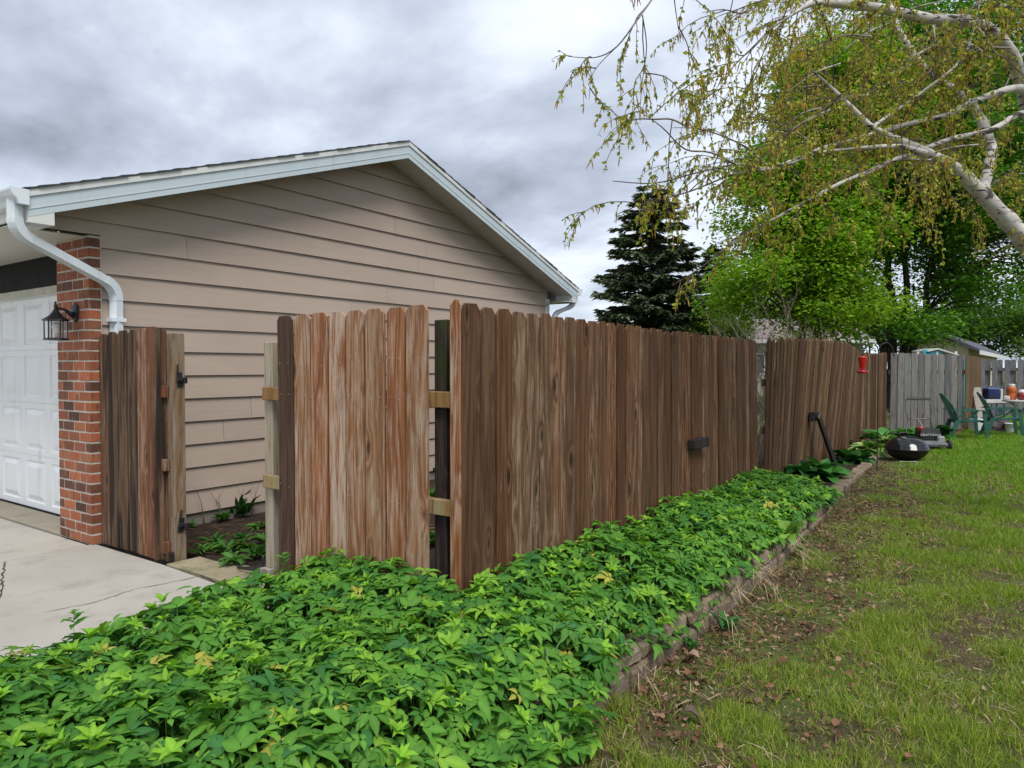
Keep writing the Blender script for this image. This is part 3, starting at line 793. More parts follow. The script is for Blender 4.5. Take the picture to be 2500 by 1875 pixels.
# left short fence beside the brick corner, with the latch post of the gate
fl = thing('picket_fence', 'short fence of six dark stained boards between brick corner and pale latch post', 'fence', (-5.6, 2.78, 0))
rnd = random.Random(21)
x = -6.10; lb = [('left', 1.722), ('left', 1.735), ('left', 1.742), ('left', 1.745), ('left_red', 1.752), ('left_red', 1.757)]
for i, (mm, top) in enumerate(lb):
    w = .141 + rnd.uniform(-.004, .004)
    picket(fl, (x + .0735, 2.765 + rnd.uniform(-.003, .003), .012), rnd.uniform(-.03, .03), w, top - .012, M[mm], rnd=rnd, ear=.03, bow=rnd.uniform(-.008, .008), roll=rnd.uniform(-.004, .004)); x += .149
picket(fl, (-5.20, 2.79, .012), math.radians(88), .10, 1.735, M['left'], rnd=rnd)
for z in (1.27, .72, .10): bar('rail', (-6.10, 2.79, z - .044), (-5.155 + .0, 2.828, z + .044), M['left_red'], fl)
post = bar('post', (-5.185, 2.831, -.2), (-5.095, 2.921, 1.708), M['post_new'], fl, .005)
bar('shim', (-5.185, 2.80, 0), (-5.10, 2.829, .07), M['left'], fl)
def latch(z, tilt):
    p = Vector((-5.092, 2.876, z)); mb = MB(); Mx = Matrix.Translation(p) @ Matrix.Rotation(tilt, 4, 'X')
    mb.cbox((-.001, -.022, -.055), (.006, .022, .055), .002, M=Mx)
    mb.cbox((.004, -.028, -.012), (.026, .03, .012), .003, M=Mx); mb.cbox((.016, .018, -.03), (.034, .045, .018), .004, M=Mx)
    mb.cbox((.004, -.020, .05), (.012, -.008, .115), .002, M=Mx)
    l = mb.build('latch', M['black_metal'], post, p)
    for (a, b) in ((-.010, -.036), (.010, -.036), (.01, .034)):
        MB().tube([Mx @ Vector((.006, a, b)), Mx @ Vector((.009, a, b))], .005, 6).build('bolt', M['zinc'], post, p) if False else None
latch(1.36, 0.05); latch(.27, -.12)

# gate-side fence facing the drive
fg = thing('picket_fence', 'worn reddish fence section of eight boards facing the driveway', 'fence', (-3.3, GY, 0))
rnd = random.Random(22)
L_ = [160, 242, 330, 422, 510, 607, 710, 808]; R_ = [237, 325, 413, 503, 600, 703, 803, 917]; T_ = [148, 141, 132, 128, 120, 112, 104, 93]
npts = []
for i in range(8):
    a = on_y(600 + L_[i]/2.0745, 900, GY).x; b = on_y(600 + R_[i]/2.0745, 900, GY).x
    zt = on_y(600 + (L_[i]+R_[i])/4.149, 700 + T_[i]/2.0745, GY).z
    picket(fg, ((a+b)/2, GY + rnd.uniform(-.003, .003), .015), rnd.uniform(-.04, .04) * (0 if i else 1), b - a - .007, zt - .015, M['gate' if i else 'gate_dark'], rnd=rnd, ear=.030, bow=rnd.uniform(-.006, .006), side_bow=rnd.uniform(-.004, .004), roll=rnd.uniform(-.003, .003), chip=.002)
    for z in (1.275, .683, 1.50 if i > 3 else 1.47):
        for f in (.25, .75): npts.append(((a + (b-a)*f + rnd.uniform(-.006, .006), GY - .006, z + rnd.uniform(-.012, .012)), (0, -1, 0)))
nails(fg, npts)
for z in (1.275, .683): bar('rail', (-4.155, GY + .024, z - .044), (-2.475, GY + .062, z + .044), M['rail'], fg)
gp = bar('post', (-4.185, GY + .064, -.2), (-4.095, GY + .154, 1.625), M['post_pale'], fg, .005)
bar('post', (-2.64, GY + .064, -.2), (-2.55, GY + .154, 1.715), M['post_dark'], fg, .005)
picket(fg, (-2.435, GY + .002, .012), 0, .070, 1.80, M['gate'], rnd=rnd, ear=.03)
bar('footing_block', (-4.19, GY + .02, -.05), (-4.09, GY + .062, .085), M['plank'], fg)
def strap_hinge():
    y = GY + .055; mb = MB()
    mb.prism([(-4.180, .03), (-4.180, .135), (-4.205, .135), (-4.205, .03)], 1, y - .002, y + .004)
    mb.prism([(-4.205, .042), (-4.250, .042), (-4.490, .018), (-4.505, .026), (-4.490, .036), (-4.260, .075), (-4.250, .090), (-4.205, .090)], 1, y - .005, y - .001)
    mb.tube([(-4.202, y, .02), (-4.202, y, .145)], .008, 8)
    h = mb.build('strap_hinge', M['black_metal'], gp, (-4.200, y, .06))
strap_hinge()

# long fence running back along the lawn: near panel and far leaning panel
def fx_at(y): return FX + .10 * sstep(9.0, 17.4, y)
ft = thing('picket_fence', 'long dark brown picket fence panel nearest the worn fence corner', 'fence', (FX, 5.5, 0))
rnd = random.Random(23); y = GY + .012; nl = []; i = 0
PX_END = on_x(1846, 900, FX - .03).y
while y < PX_END - .06:
    w = .142 + rnd.uniform(-.004, .004); f = (y - GY) / (PX_END - GY)
    top = 1.778 - .012 * math.sin(f * 3.1) - .022 * f + rnd.uniform(-.008, .008)
    lean = -.004 + .030 * f * f        # the far end tips away from the lawn
    o = picket(ft, (FX - .0 + rnd.uniform(-.006, .005), y + w/2, .012), R(90) + rnd.uniform(-.06, .06), w, top, M['fence'], rnd=rnd, ear=.036, bow=rnd.uniform(-.005, .005), lean=-lean, roll=rnd.uniform(-.003, .003), chip=.003)
    for z in (1.27, .70, 1.50): nl.append(((FX + .004 - lean * z + .004, y + w*.5 + rnd.choice((-.03, .03)), z + rnd.uniform(-.01, .01)), (1, 0, 0)))
    y += w + .007 + (.006 if rnd.random() < .12 else 0); i += 1
nails(ft, nl, .003, 'black_metal')
for z in (1.27, .70, .2): bar('rail', (FX - .062, GY + .06, z - .044), (FX - .024 - .012 * z, PX_END, z + .044), M['rail_dark'], ft)
for yy in (5.45, PX_END - .6): bar('post', (FX - .16, yy, -.2), (FX - .07, yy + .09, 1.68), M['post_dark'], ft)
yb = on_x(1680, 1090, FX).y
mb = MB(); mb.cbox((FX + .004, yb - .02, .715), (FX + .075, yb + .34, .80), .006, .002); mb.build('nailed_block', M['black_wood'], ft, (FX, yb, .75))

ff = thing('picket_fence', 'far brown picket fence panel leaning out over the hostas', 'fence', (FX, 12, 0))
rnd = random.Random(24); y0 = on_x(1872, 900, FX).y; y = y0; ys_end = 17.40; k = 0
while y < ys_end:
    w = .142 + rnd.uniform(-.005, .005)
    f = (y - y0) / (ys_end - y0)
    top = 1.775 + .075 * math.sin(math.pi * min(1, f / .62)) - .06 * sstep(.45, .62, f) + .035 * sstep(.8, 1, f) + rnd.uniform(-.012, .012)
    lean = .085 * math.sin(math.pi * min(1, max(0, f * 1.25 + .07)))**1.0
    gap = .05 if k == 44 else 0
    picket(ff, (fx_at(y) - .02 + rnd.uniform(-.004, .004), y + w/2, .02), R(90) + rnd.uniform(-.05, .05) + .02, w, top, M['fence_far'], rnd=rnd, ear=.036, bow=rnd.uniform(-.006, .006), lean=lean, roll=(.012 if k == 44 else 0) + rnd.uniform(-.004, .004), chip=.004)
    y += w + .006 + gap; k += 1
def lean_at(y): return .085 * math.sin(math.pi * min(1, max(0, (y - y0) / (ys_end - y0) * 1.25 + .07)))
for z in (1.27, .70):
    pts = [(fx_at(y0 + (17.3 - y0) * q / 12) - .072 + lean_at(y0 + (17.3 - y0) * q / 12) * z, y0 + .02 + (17.28 - y0) * q / 12, z) for q in range(13)]
    MB().sweep(pts, [(-.019, -.044), (.019, -.044), (.019, .044), (-.019, .044)]).build('rail', M['rail_dark'], ff, pts[0])
for yy in (y0 + .5, 10.7, 13.2, 15.6): bar('post', (FX - .16, yy, -.2), (FX - .07, yy + .09, 1.66), M['post_dark'], ff)

# prop holding the leaning panel up
pb = thing('fence_prop', 'dark timber prop slanting from a block on the leaning fence to the garden bed', 'prop', (FX + .3, 10.9, 0))
yp = on_x(1985, 1020, FX + .1).y
mb = MB(); mb.cbox((FX + .055, yp - .05, .70), (FX + .13, yp + .07, .83), .005, .002); mb.build('block', M['black_wood'], pb, (FX, yp, .75))
P0 = Vector((FX + .16, yp, .80)); P1 = on_z(2042, 1145, -.06)
d = (P1 - P0); Ln = d.length; q = d.normalized().to_track_quat('Z', 'X').to_matrix().to_4x4()
mb = MB(); mb.cbox((-.045, -.02, 0), (.045, .02, Ln), .003, .001, M=Matrix.Translation(P0) @ q); mb.build('timber', M['black_wood'], pb, P0)
mb = MB(); mb.cbox((-.046, -.021, .002), (.046, .021, .045), .003, .001, M=Matrix.Translation(P0) @ q); mb.build('bare_end', M['post_new'], pb, P0)

# plant hook in the gap between the panels
hp = at(1866, 880, on_x(1868, 880, FX).dot(Vector((-math.sin(YAW), math.cos(YAW), 0))) * 1.0)
hk = MB(); hy = y0 + .02
hk.tube([(FX - .02, hy + .05, 1.60)] + [(FX - .02, hy - .02 - .085 * math.sin(a), 1.53 + .085 * math.cos(a)) for a in [i * math.pi / 10 for i in range(14)]], .006, 6)
tag(hk.build('plant_hook', M['black_metal'], None, (FX, hy, 1.5)), 'small curved black plant hook in the gap between fence panels', 'hook')

# grey fence closing the yard, brown end boards, far grey fence
def run(parent, A, B, n, top0, top1, m, seed, wf=.93, z0=.0, name='board', alt=0.0, ear=.026, gapn=()):
    rnd = random.Random(seed); A = Vector((*A, 0)); B = Vector((*B, 0)); d = (B - A); ang = math.atan2(d.y, d.x); st = d.length / n; nn = Vector((-d.y, d.x, 0)).normalized()
    for i in range(n):
        c = A + d * ((i + .5) / n); h = top0 + (top1 - top0) * (i + .5) / n + rnd.uniform(-.008, .008)
        off = nn * (alt if i % 2 else 0.0)
        picket(parent, c + off + Vector((0, 0, z0)), ang + rnd.uniform(-.02, .02), st * (wf + rnd.uniform(-.03, .02)), h - z0, m, rnd=rnd, ear=ear, roll=rnd.uniform(-.006, .006), name=name)
    return d, ang, nn
GA, GB = (-2.24, 17.50), (-.944, 18.95)
fgr = thing('picket_fence', 'weathered grey picket fence behind the lawn mower', 'fence', (*GA, 0))
d, ang, nn = run(fgr, GA, GB, 11, 1.785, 1.735, M['grey'], 31, .905)
def rail_run(parent, A, B, z, m, off=.03, th=.04):
    A = Vector((*A, 0)); B = Vector((*B, 0)); d = (B - A); nn = Vector((-d.y, d.x, 0)).normalized()
    Mx = Matrix.Translation(A + nn * off + Vector((0, 0, z))) @ Matrix.Rotation(math.atan2(d.y, d.x), 4, 'Z')
    mb = MB(); mb.cbox((0, 0, -.044), (d.length, th, .044), .003, M=Mx); mb.build('rail', m, parent, A + Vector((0, 0, z)))
for z in (1.35, .5): rail_run(fgr, GA, GB, z, M['grey'])
fbr = thing('picket_fence', 'short brown run of fence boards next to the green chairs', 'fence', (*GB, 0))
run(fbr, (-.915, 18.90), (-.70, 21.2), 15, 1.71, 1.70, M['brown_corner'], 32, .97)
for z in (1.35, .5): rail_run(fbr, (-.915, 18.90), (-.70, 21.2), z, M['rail_dark'])
fsh = thing('shadowbox_fence', 'far weathered grey fence with staggered boards behind the white table', 'fence', (-.6, 24.5, 0))
SA, SB = (-1.2, 25.6), (5.6, 27.4)
run(fsh, SA, SB, 44, 1.70, 1.66, M['grey_far'], 33, .88, alt=.11, ear=.03)
for z in (1.40, .85, .3): rail_run(fsh, SA, SB, z, M['grey_far'], .03, .06)
# ------------------------------------------------------------------ retaining wall
WALL = [(-1.46, .2), (-1.50, 2.2), (-1.535, 3.1), (-1.50, 4.2), (-1.52, 6.0), (-1.59, 8.3), (-1.67, 10.2), (-1.75, 12.9)]
def wall_x(y):
    if y <= WALL[0][1]: return WALL[0][0]
    for (xa, ya), (xb, yb) in zip(WALL, WALL[1:]):
        if ya <= y <= yb: return xa + (xb - xa) * (y - ya) / (yb - ya)
    return WALL[-1][0]
rw = thing('retaining_wall', 'low two-course wall of rough tan garden blocks edging the lawn', 'wall', (-1.55, 6, 0))
def stones():
    rnd = random.Random(41)
    for c in range(2):
        y = 2.42 + c * .09
        while y < 12.85:
            L = rnd.uniform(.17, .23); x = wall_x(y + L/2); dx = wall_x(y + L) - wall_x(y)
            z1 = (.028 if c else -.058) + rnd.uniform(-.006, .006); z0 = -.056 if c else -.26
            s = rnd.uniform(-.012, .012) - (.014 if c else 0)
            Mx = Matrix.Translation((x + s, y, 0)) @ Matrix.Rotation(-math.atan2(dx, L) + rnd.uniform(-.04, .04), 4, 'Z')
            mb = MB(); mb.cbox((-.15, .003, z0), (0, L - .004, z1), .016, .011, rnd, Mx)
            mb.build('block', M['stone'], rw, (x, y + L/2, z1 - .05)); y += L
stones()

# ------------------------------------------------------------------ leaf templates
LEAF = np.array([(0,0,0), (-.17,.18,.04),(0,.20,0),(.17,.18,.04), (-.22,.44,.05),(0,.46,-.01),(.22,.44,.05), (-.13,.73,.01),(0,.75,-.05),(.13,.73,.01), (0,1,-.14)], float)
LEAF_F = np.array([(0,2,1),(0,3,2),(1,2,5),(1,5,4),(2,3,6),(2,6,5),(4,5,8),(4,8,7),(5,6,9),(5,9,8),(7,8,10),(8,9,10)])
KITE = np.array([(0,0,0), (-.33,.42,.07), (0,1,-.08), (.33,.42,.07)], float); KITE_F = np.array([(0,2,1),(0,3,2)])
BLADE = np.array([(-.5,0,0),(.5,0,0),(-.42,.5,.06),(.42,.5,.06),(0,1,.26)], float); BLADE_F = np.array([(0,1,3),(0,3,2),(2,3,4)])

# ------------------------------------------------------------------ ground cover
def cover_h(x, y):
    h = .285 + .05 * noise.noise((x*1.6, y*1.6, .3)) + .035 * noise.noise((x*4.5, y*4.5, 5.3))
    if y < GY: h += .03 * sstep(2.0, 2.8, y) * (1 - sstep(-3.0, -2.6, x)) 
    if x < -2.6 or y < 2.8: h *= .35 + .65 * sstep(-3.66, -3.36, x)
    if y > 2.9: h += .05 * (1 - sstep(FX, FX + .45, x)) - .03
    e = wall_x(y) - x
    h -= (.17 + (.06 if y < 2.8 else 0)) * (1 - sstep(-.10, .42 if y < 2.8 else .34, e)) ** 1.3
    h *= 1 - .45 * sstep(7.9, 8.9, y)
    return h
def ground_cover():
    rnd = np.random.default_rng(5)
    P = []
    def scatter(n, x0, x1, y0, y1):
        X = rnd.uniform(x0, x1, n); Y = rnd.uniform(y0, y1, n)
        for x, y in zip(X, Y):
            lim = wall_x(y) + (.19 - .19 * sstep(2.35, 3.1, y)) + .045 * noise.noise((x*3, y*3, 9))
            if x > lim: continue
            if y < GY - .03 or x > FX + .015:
                if y > 8.1 and (y - 8.1) > .55 + .3 * noise.noise((x*4, y*2, 1)) - (x - FX) * .2: continue
                if y < GY and x < -3.60 + .07 * noise.noise((x, y*2.5, 3)): continue
                P.append((x, y))
    scatter(5600, -3.72, -1.30, -.3, GY)
    scatter(3600, FX, -1.40, GY, 9.2)
    P = np.array(P); n = len(P)
    H = np.array([cover_h(x, y) for x, y in P])
    e = .03
    gx = np.array([(cover_h(x+e, y) - cover_h(x-e, y)) / (2*e) for x, y in P]); gy = np.array([(cover_h(x, y+e) - cover_h(x, y-e)) / (2*e) for x, y in P])
    N = nrm(np.stack([-gx*.7, -gy*.7, np.ones(n)], 1))
    layer = rnd.random(n)
    z = H - np.where(layer < .62, rnd.uniform(0, .035, n), rnd.uniform(.05, .15, n)) + np.where(rnd.random(n) < .07, .035, 0)
    base = np.stack([P[:, 0], P[:, 1], z], 1)
    big_n = np.array([noise.noise((p[0]*1.3, p[1]*1.3, 7)) for p in P])
    pos = []; fw = []; up = []; sc = []; col = []
    az = rnd.uniform(0, 2*np.pi, n)
    # light comes from above, so leaves lie in loose shingles that follow the surface
    for i in range(n):
        f = np.array([math.cos(az[i]), math.sin(az[i]), 0.0]); nrm_i = N[i] + rnd.normal(0, .22, 3); nrm_i /= np.linalg.norm(nrm_i)
        f = f - nrm_i * f.dot(nrm_i); f /= np.linalg.norm(f); r = np.cross(f, nrm_i); b = base[i]
        young = rnd.random() < .065 and layer[i] < .6
        if young:
            k = rnd.integers(5, 8); c0 = np.array((.22, .44, .035)) * rnd.uniform(.8, 1.15); L = rnd.uniform(.04, .065)
            for j in range(k):
                a = 2*np.pi*j/k + rnd.uniform(-.3, .3); el = rnd.uniform(.25, 1.0)
                d = (f*math.cos(a) + r*math.sin(a)) * math.cos(el) + nrm_i * math.sin(el)
                pos.append(b + nrm_i*.015); fw.append(d); up.append(nrm_i - d*.3); sc.append(L * rnd.uniform(.75, 1.15)); col.append(c0 * rnd.uniform(.9, 1.1))
        else:
            tone = rnd.uniform(0, 1) + big_n[i] * .25
            c0 = np.array((.056, .185, .026)) * (1 - tone) + np.array((.14, .335, .04)) * tone
            if rnd.random() < .12: c0 = np.array((.22, .43, .045))
            if rnd.random() < .08: c0 = np.array((.055, .19, .045))
            if rnd.random() < .012: c0 = np.array((.42, .40, .07))
            L = rnd.uniform(.042, .098); dip = rnd.uniform(-.35, .15)
            five = rnd.random() < .6
            sub = [(0.030, 0.0, 1.0), (.014, 1.0, .92), (.014, -1.0, .92)] + ([(0, 1.75, .74), (0, -1.75, .74)] if five else [])
            for (o, a, s) in sub:
                aa = a + rnd.uniform(-.16, .16); d = f*math.cos(aa) + r*math.sin(aa); d = d + nrm_i * (dip + rnd.uniform(-.15, .15))
                pos.append(b + f*o); fw.append(d); up.append(nrm_i + rnd.normal(0, .12, 3)); sc.append(L * s * rnd.uniform(.88, 1.12)); col.append(c0 * rnd.uniform(.88, 1.12))
    pos, fw, up, sc, col = map(np.array, (pos, fw, up, sc, col))
    X, Y, Z = frames(fw, up)
    s3 = np.stack([sc * rnd.uniform(.9, 1.25, len(sc)), sc, sc * rnd.uniform(.5, 2.2, len(sc))], 1)
    V, F = inst(LEAF, LEAF_F, pos, X, Y, Z, s3)
    C = np.repeat(col, len(LEAF), 0) * np.tile(np.array([1.2, .92, 1.2, .92, .9, 1.2, .9, .9, 1.15, .9, .95]), len(col))[:, None]   # paler midrib
    # stems
    k = len(base); T = np.array([(-.5,0,0),(.5,0,0),(.5,1,0),(-.5,1,0)], float); TF = np.array([(0,1,2),(0,2,3)])
    foot = base * np.array([1, 1, 0]) + rnd.normal(0, .02, (k, 3)) * np.array([1, 1, 0]); foot[:, 2] = np.where(base[:, 0] > np.array([wall_x(y) for y in base[:, 1]]) - .06, base[:, 2] - .06, 0.0)
    d = base - foot; L = np.linalg.norm(d, axis=1); Xs, Ys, Zs = frames(d, rnd.normal(0, 1, (k, 3)))
    V2, F2 = inst(T, TF, foot, Xs, Ys, Zs, np.stack([np.full(k, .0035), L, np.ones(k)], 1))
    F2 = F2 + len(V)
    C2 = np.tile(np.array((.10, .2, .05)), (len(V2), 1))
    o = big('ground_cover', np.concatenate([V, V2]), np.concatenate([F, F2]), np.concatenate([C, C2]), M['leaf_cover'], smooth=True)
    stuff(o, 'dense bright green leafy ground cover filling the bed before the fence', 'ground cover')
ground_cover()

# ------------------------------------------------------------------ grass, straw and dead leaves
def lawn_xy(rnd, n, x0, x1, y0, y1):
    X = rnd.uniform(x0, x1, n); Y = rnd.uniform(y0, y1, n); W = np.array([wall_x(y) if y < 12.8 else -1.75 for y in Y])
    k = X > W + .01; k &= ~((Y > 12.9) & (X < -2.0)); return X[k], Y[k]
def grass():
    rnd = np.random.default_rng(6); PX, PY, TL = [], [], []
    for n, a in ((17000, (-1.5, .9, 1.6, 5.0)), (12000, (-1.6, .9, 5.0, 9.0)), (10000, (-1.8, .9, 9.0, 19.0)), (5000, (.9, 3.2, 1.5, 12)), (4000, (-1.0, 3.5, 18, 26))):
        X, Y = lawn_xy(rnd, n, *a); k = rnd.integers(2, 11, len(X)); s = np.repeat(rnd.uniform(.006, .03, len(X)), k)   # tufts
        PX.append(np.repeat(X, k) + rnd.normal(0, 1, k.sum())*s); PY.append(np.repeat(Y, k) + rnd.normal(0, 1, k.sum())*s); TL.append(np.repeat(rnd.normal(0, .3, (len(X), 2)), k, 0))
    X = np.concatenate(PX); Y = np.concatenate(PY)
    nz = np.array([noise.noise((x*2.6, y*2.6, 4)) for x, y in zip(X, Y)]); n2 = np.array([noise.noise((x*.8, y*.5, 14)) for x, y in zip(X, Y)])
    n3 = np.array([noise.noise((x*9, y*9, 24)) for x, y in zip(X, Y)])
    dw = X - np.array([wall_x(y) for y in Y])
    lush = np.clip(.54 + nz*1.05 + n3*.45 + n2*.4 + .45*(np.clip((Y - 7.5)/5, 0, 1)) * np.clip((dw - .25)/.5, 0, 1) - .72*np.exp(-(dw/.55)**2) * np.clip((Y - 2.6)/2, 0, 1), 0, 1)
    keep = rnd.random(len(X)) < .16 + .84*lush
    X, Y, lush, nz = X[keep], Y[keep], lush[keep], nz[keep]; n = len(X); TL = np.concatenate(TL)[keep]
    Z = np.array([lawn_z(x, y) for x, y in zip(X, Y)]) - .003
    far = np.clip((Y - 5)/10, 0, 1)
    h = (.022 + .055*lush*rnd.uniform(.5, 1.3, n)) * (1 + .12*far); near = (Y < 3.4) & (X < -.95); h[near] *= 1.25
    flat = rnd.random(n) < .16 + .25*(1 - lush)
    up = rnd.normal(0, .34, (n, 3)); up[:, :2] += TL; up[:, 2] = 1.0; up[flat, :2] *= 5
    side = rnd.normal(0, 1, (n, 3))
    Xv, Yv, Zv = frames(up, side)
    w = rnd.uniform(.0028, .0052, n) * (1 + 1.5*far)
    V, F = inst(BLADE, BLADE_F, np.stack([X, Y, Z], 1), Xv, Yv, Zv, np.stack([w, h, h], 1))
    t = rnd.random(n); g1 = np.array((.15, .27, .03)); g2 = np.array((.37, .43, .06)); g3 = np.array((.19, .37, .03)); tan = np.array((.5, .40, .2))
    col = g1*(1 - t[:, None]) + g2*t[:, None]; fr = np.clip(far*1.2*lush + .15*nz, 0, 1)[:, None]; col = col*(1 - fr) + (g3 * (.75 + .5*t[:, None]))*fr
    dry = rnd.random(n) < .20*(1 - lush) + .05; col[dry] = tan * rnd.uniform(.55, 1.1, (dry.sum(), 1)); 
    o = big('grass', V, F, np.repeat(col, 5, 0), M['grass']); stuff(o, 'patchy spring lawn grass beside the garden wall', 'grass')
grass()
def litter():
    rnd = np.random.default_rng(7)
    n = 9000; X, Y = lawn_xy(rnd, n, -1.7, 1.0, 1.7, 13.5)
    X2, Y2 = lawn_xy(rnd, 9000, -1.7, -.6, 2.8, 11.5); X = np.concatenate([X, X2]); Y = np.concatenate([Y, Y2])
    nz = np.array([noise.noise((x*2.6, y*2.6, 4)) for x, y in zip(X, Y)]); dw = X - np.array([wall_x(y) for y in Y])
    keep = rnd.random(len(X)) < np.clip(.12 - nz*.75 + .6*np.exp(-(dw/.45)**2), 0, 1) * np.clip(1.3 - Y/16, 0, 1)
    X, Y = X[keep], Y[keep]; n = len(X); Z = np.array([lawn_z(x, y) for x, y in zip(X, Y)]) + rnd.uniform(.006, .04, n)
    up = rnd.normal(0, .6, (n, 3)); up[:, 2] = 1; a = rnd.uniform(0, 6.28, n); fw = np.stack([np.cos(a), np.sin(a), rnd.normal(0, .25, n)], 1)
    Xv, Yv, Zv = frames(fw, up); s = rnd.uniform(.014, .042, n); big_ = rnd.random(n) < .03; s[big_] *= 1.6
    V, F = inst(LEAF, LEAF_F, np.stack([X, Y, Z], 1), Xv, Yv, Zv, np.stack([s*rnd.uniform(.7, 1.8, n), s, s*rnd.uniform(1, 4, n)], 1))
    c = np.array([(.12, .06, .035), (.2, .105, .06), (.30, .18, .115), (.085, .05, .034), (.36, .25, .18)])[rnd.choice(5, n, p=[.3, .27, .18, .15, .10])] * rnd.uniform(.75, 1.2, (n, 1))
    stuff(big('dead_leaves', V, F, np.repeat(c, len(LEAF), 0), M['dead']), 'brown dead leaves scattered over the thin grass', 'leaves')
    # straw and dry stems
    n = 8000; X, Y = lawn_xy(rnd, n, -1.7, .8, 1.7, 12); dw = X - np.array([wall_x(y) for y in Y]); nz = np.array([noise.noise((x*1.7, y*1.7, 34)) for x, y in zip(X, Y)])
    keep = rnd.random(len(X)) < np.clip(.28 + nz + .4*np.exp(-(dw/.35)**2), 0, 1); X, Y = X[keep], Y[keep]; n = len(X)
    Z = np.array([lawn_z(x, y) for x, y in zip(X, Y)]) + rnd.uniform(.006, .035, n)
    pos = [np.stack([X, Y, Z], 1)]; a = rnd.uniform(0, 6.28, n); fw = [np.stack([np.cos(a), np.sin(a), rnd.normal(0, .15, n)], 1)]; L = [rnd.uniform(.03, .13, n)]
    for (px, py, k, zz) in ((1940, 1318, 24, .03), (1960, 1350, 12, .0), (1850, 1392, 22, .02), (1875, 1420, 12, -.02), (1800, 1440, 10, .0), (1790, 1500, 8, -.02), (1580, 1640, 9, -.06), (2060, 1190, 6, .02)):
        p = np.array(on_z(px, py, zz)); pos.append(p + rnd.normal(0, 1, (k, 3)) * np.array((.04, .06, .015))); a = rnd.normal(-.75, .45, k)
        fw.append(np.stack([np.cos(a), np.sin(a), rnd.normal(-.35, .15, k)], 1)); L.append(rnd.uniform(.10, .24, k))
    pos = np.concatenate(pos); fw = np.concatenate(fw); L = np.concatenate(L); n = len(pos)
    Xv, Yv, Zv = frames(fw, np.array([[0, 0, 1.0]]) + rnd.normal(0, .2, (n, 3)))
    T = np.array([(-.5,0,0),(.5,0,0),(-.45,.5,.03),(.45,.5,.03),(0,1,-.02)], float)
    V, F = inst(T, BLADE_F, pos, Xv, Yv, Zv, np.stack([rnd.uniform(.0025, .005, n), L, L], 1))
    c = np.array((.50, .385, .245)) * rnd.uniform(.55, 1.1, (n, 1))
    stuff(big('dry_straw', V, F, np.repeat(c, 5, 0), M['dead']), 'dry pale straw and stalks lying along the wall and lawn', 'straw')
    # soil litter behind the gate
    n = 900; X = rnd.uniform(-6.0, -3.0, n); Y = rnd.uniform(3.05, 5.6, n); a = rnd.normal(.5, .6, n)
    Xv, Yv, Zv = frames(np.stack([np.cos(a), np.sin(a), rnd.normal(0, .1, n)], 1), np.array([[0, 0, 1.0]]) + rnd.normal(0, .3, (n, 3)))
    L = rnd.uniform(.03, .16, n); V, F = inst(T, BLADE_F, np.stack([X, Y, rnd.uniform(.0, .03, n)], 1), Xv, Yv, Zv, np.stack([rnd.uniform(.003, .007, n), L, L], 1))
    c = np.array((.27, .15, .07)) * rnd.uniform(.4, 1.3, (n, 1)); stuff(big('mulch', V, F, np.repeat(c, 5, 0), M['dead']), 'brown mulch and twigs on bare soil inside the gate opening', 'mulch')
litter()

# ------------------------------------------------------------------ hostas and weeds
def hosta_leaf(L, W, arch, name):
    V = []; C = []; ns, nw = 7, 5
    for i in range(ns):
        f = i / (ns - 1); w = W * (math.sin(math.pi * min(1, .10 + f * .93))**.75) * (1 if f < .99 else .0); w = max(w, .002)
        x0 = 0; y = L * (f - .12 * f * f); z = L * (.62 * f - arch * f * f)
        for j in range(nw):
            s = (j / (nw - 1) - .5) * 2
            V.append((s * w/2, y, z + .28 * abs(s) * w/2 + (.012 * L * math.sin(9*f + s*3)))); C.append((1.0 if abs(s) > .9 else (.45 if abs(s) > .4 else .0), 0, 0))
    F = [(i*nw + j, i*nw + j + 1, (i+1)*nw + j + 1, (i+1)*nw + j) for i in range(ns - 1) for j in range(nw - 1)]
    me = bpy.data.meshes.new(name); me.from_pydata(V, [], F); me.shade_smooth()
    a = me.color_attributes.new('tint', 'FLOAT_COLOR', 'POINT')
    for k, c in enumerate(C): a.data[k].color = (*c, 1)
    return me
def hosta(p, size, n, m, label, seed, group='hostas in the fence bed'):
    rnd = random.Random(seed); t = thing('hosta', label, 'plant', p, rnd.uniform(0, 6), group)
    ms = [hosta_leaf(size * s, size * s * .52, ar, 'leaf') for s, ar in ((1, .55), (.9, .75), (.7, .35))]
    for i in range(n):
        k = i % 3; tilt = rnd.uniform(-.25, .35) + (.5 if i > n * .7 else 0)
        link('leaf', ms[k], m, t, (rnd.uniform(-.02, .02), rnd.uniform(-.02, .02), rnd.uniform(0, .03)), (tilt, rnd.uniform(-.3, .3), 2.4 * i + rnd.uniform(-.3, .3)), False)
H = lambda px, py, z=.0: on_z(px, py, z)
hosta(H(2006, 1170, .0), .44, 26, M['hosta'], 'broad green hosta between the ground cover and the fence prop', 51)
hosta(H(1962, 1172, .0), .44, 22, M['hosta_dark'], 'dark green hosta against the fence left of the prop', 52)
hosta(H(2070, 1130, .0), .38, 20, M['hosta_dark'], 'dark green hosta below the rusty rack', 53)
hosta(H(2098, 1130, .0), .32, 16, M['hosta_dark'], 'small dark hosta beside the top of the block wall', 54)
hosta(H(1918, 1310, .06), .21, 14, M['hosta_lime'], 'lime yellow hosta poking out of the ground cover at the wall edge', 55)
hosta(H(2020, 1235, .04), .17, 9, M['hosta_dark'], 'little hosta with pale edged leaves at the end of the ground cover', 56)
hosta((-1.95, 12.9, .0), .42, 34, M['hosta_var'], 'variegated hosta with cream edged leaves left of the grill', 57)
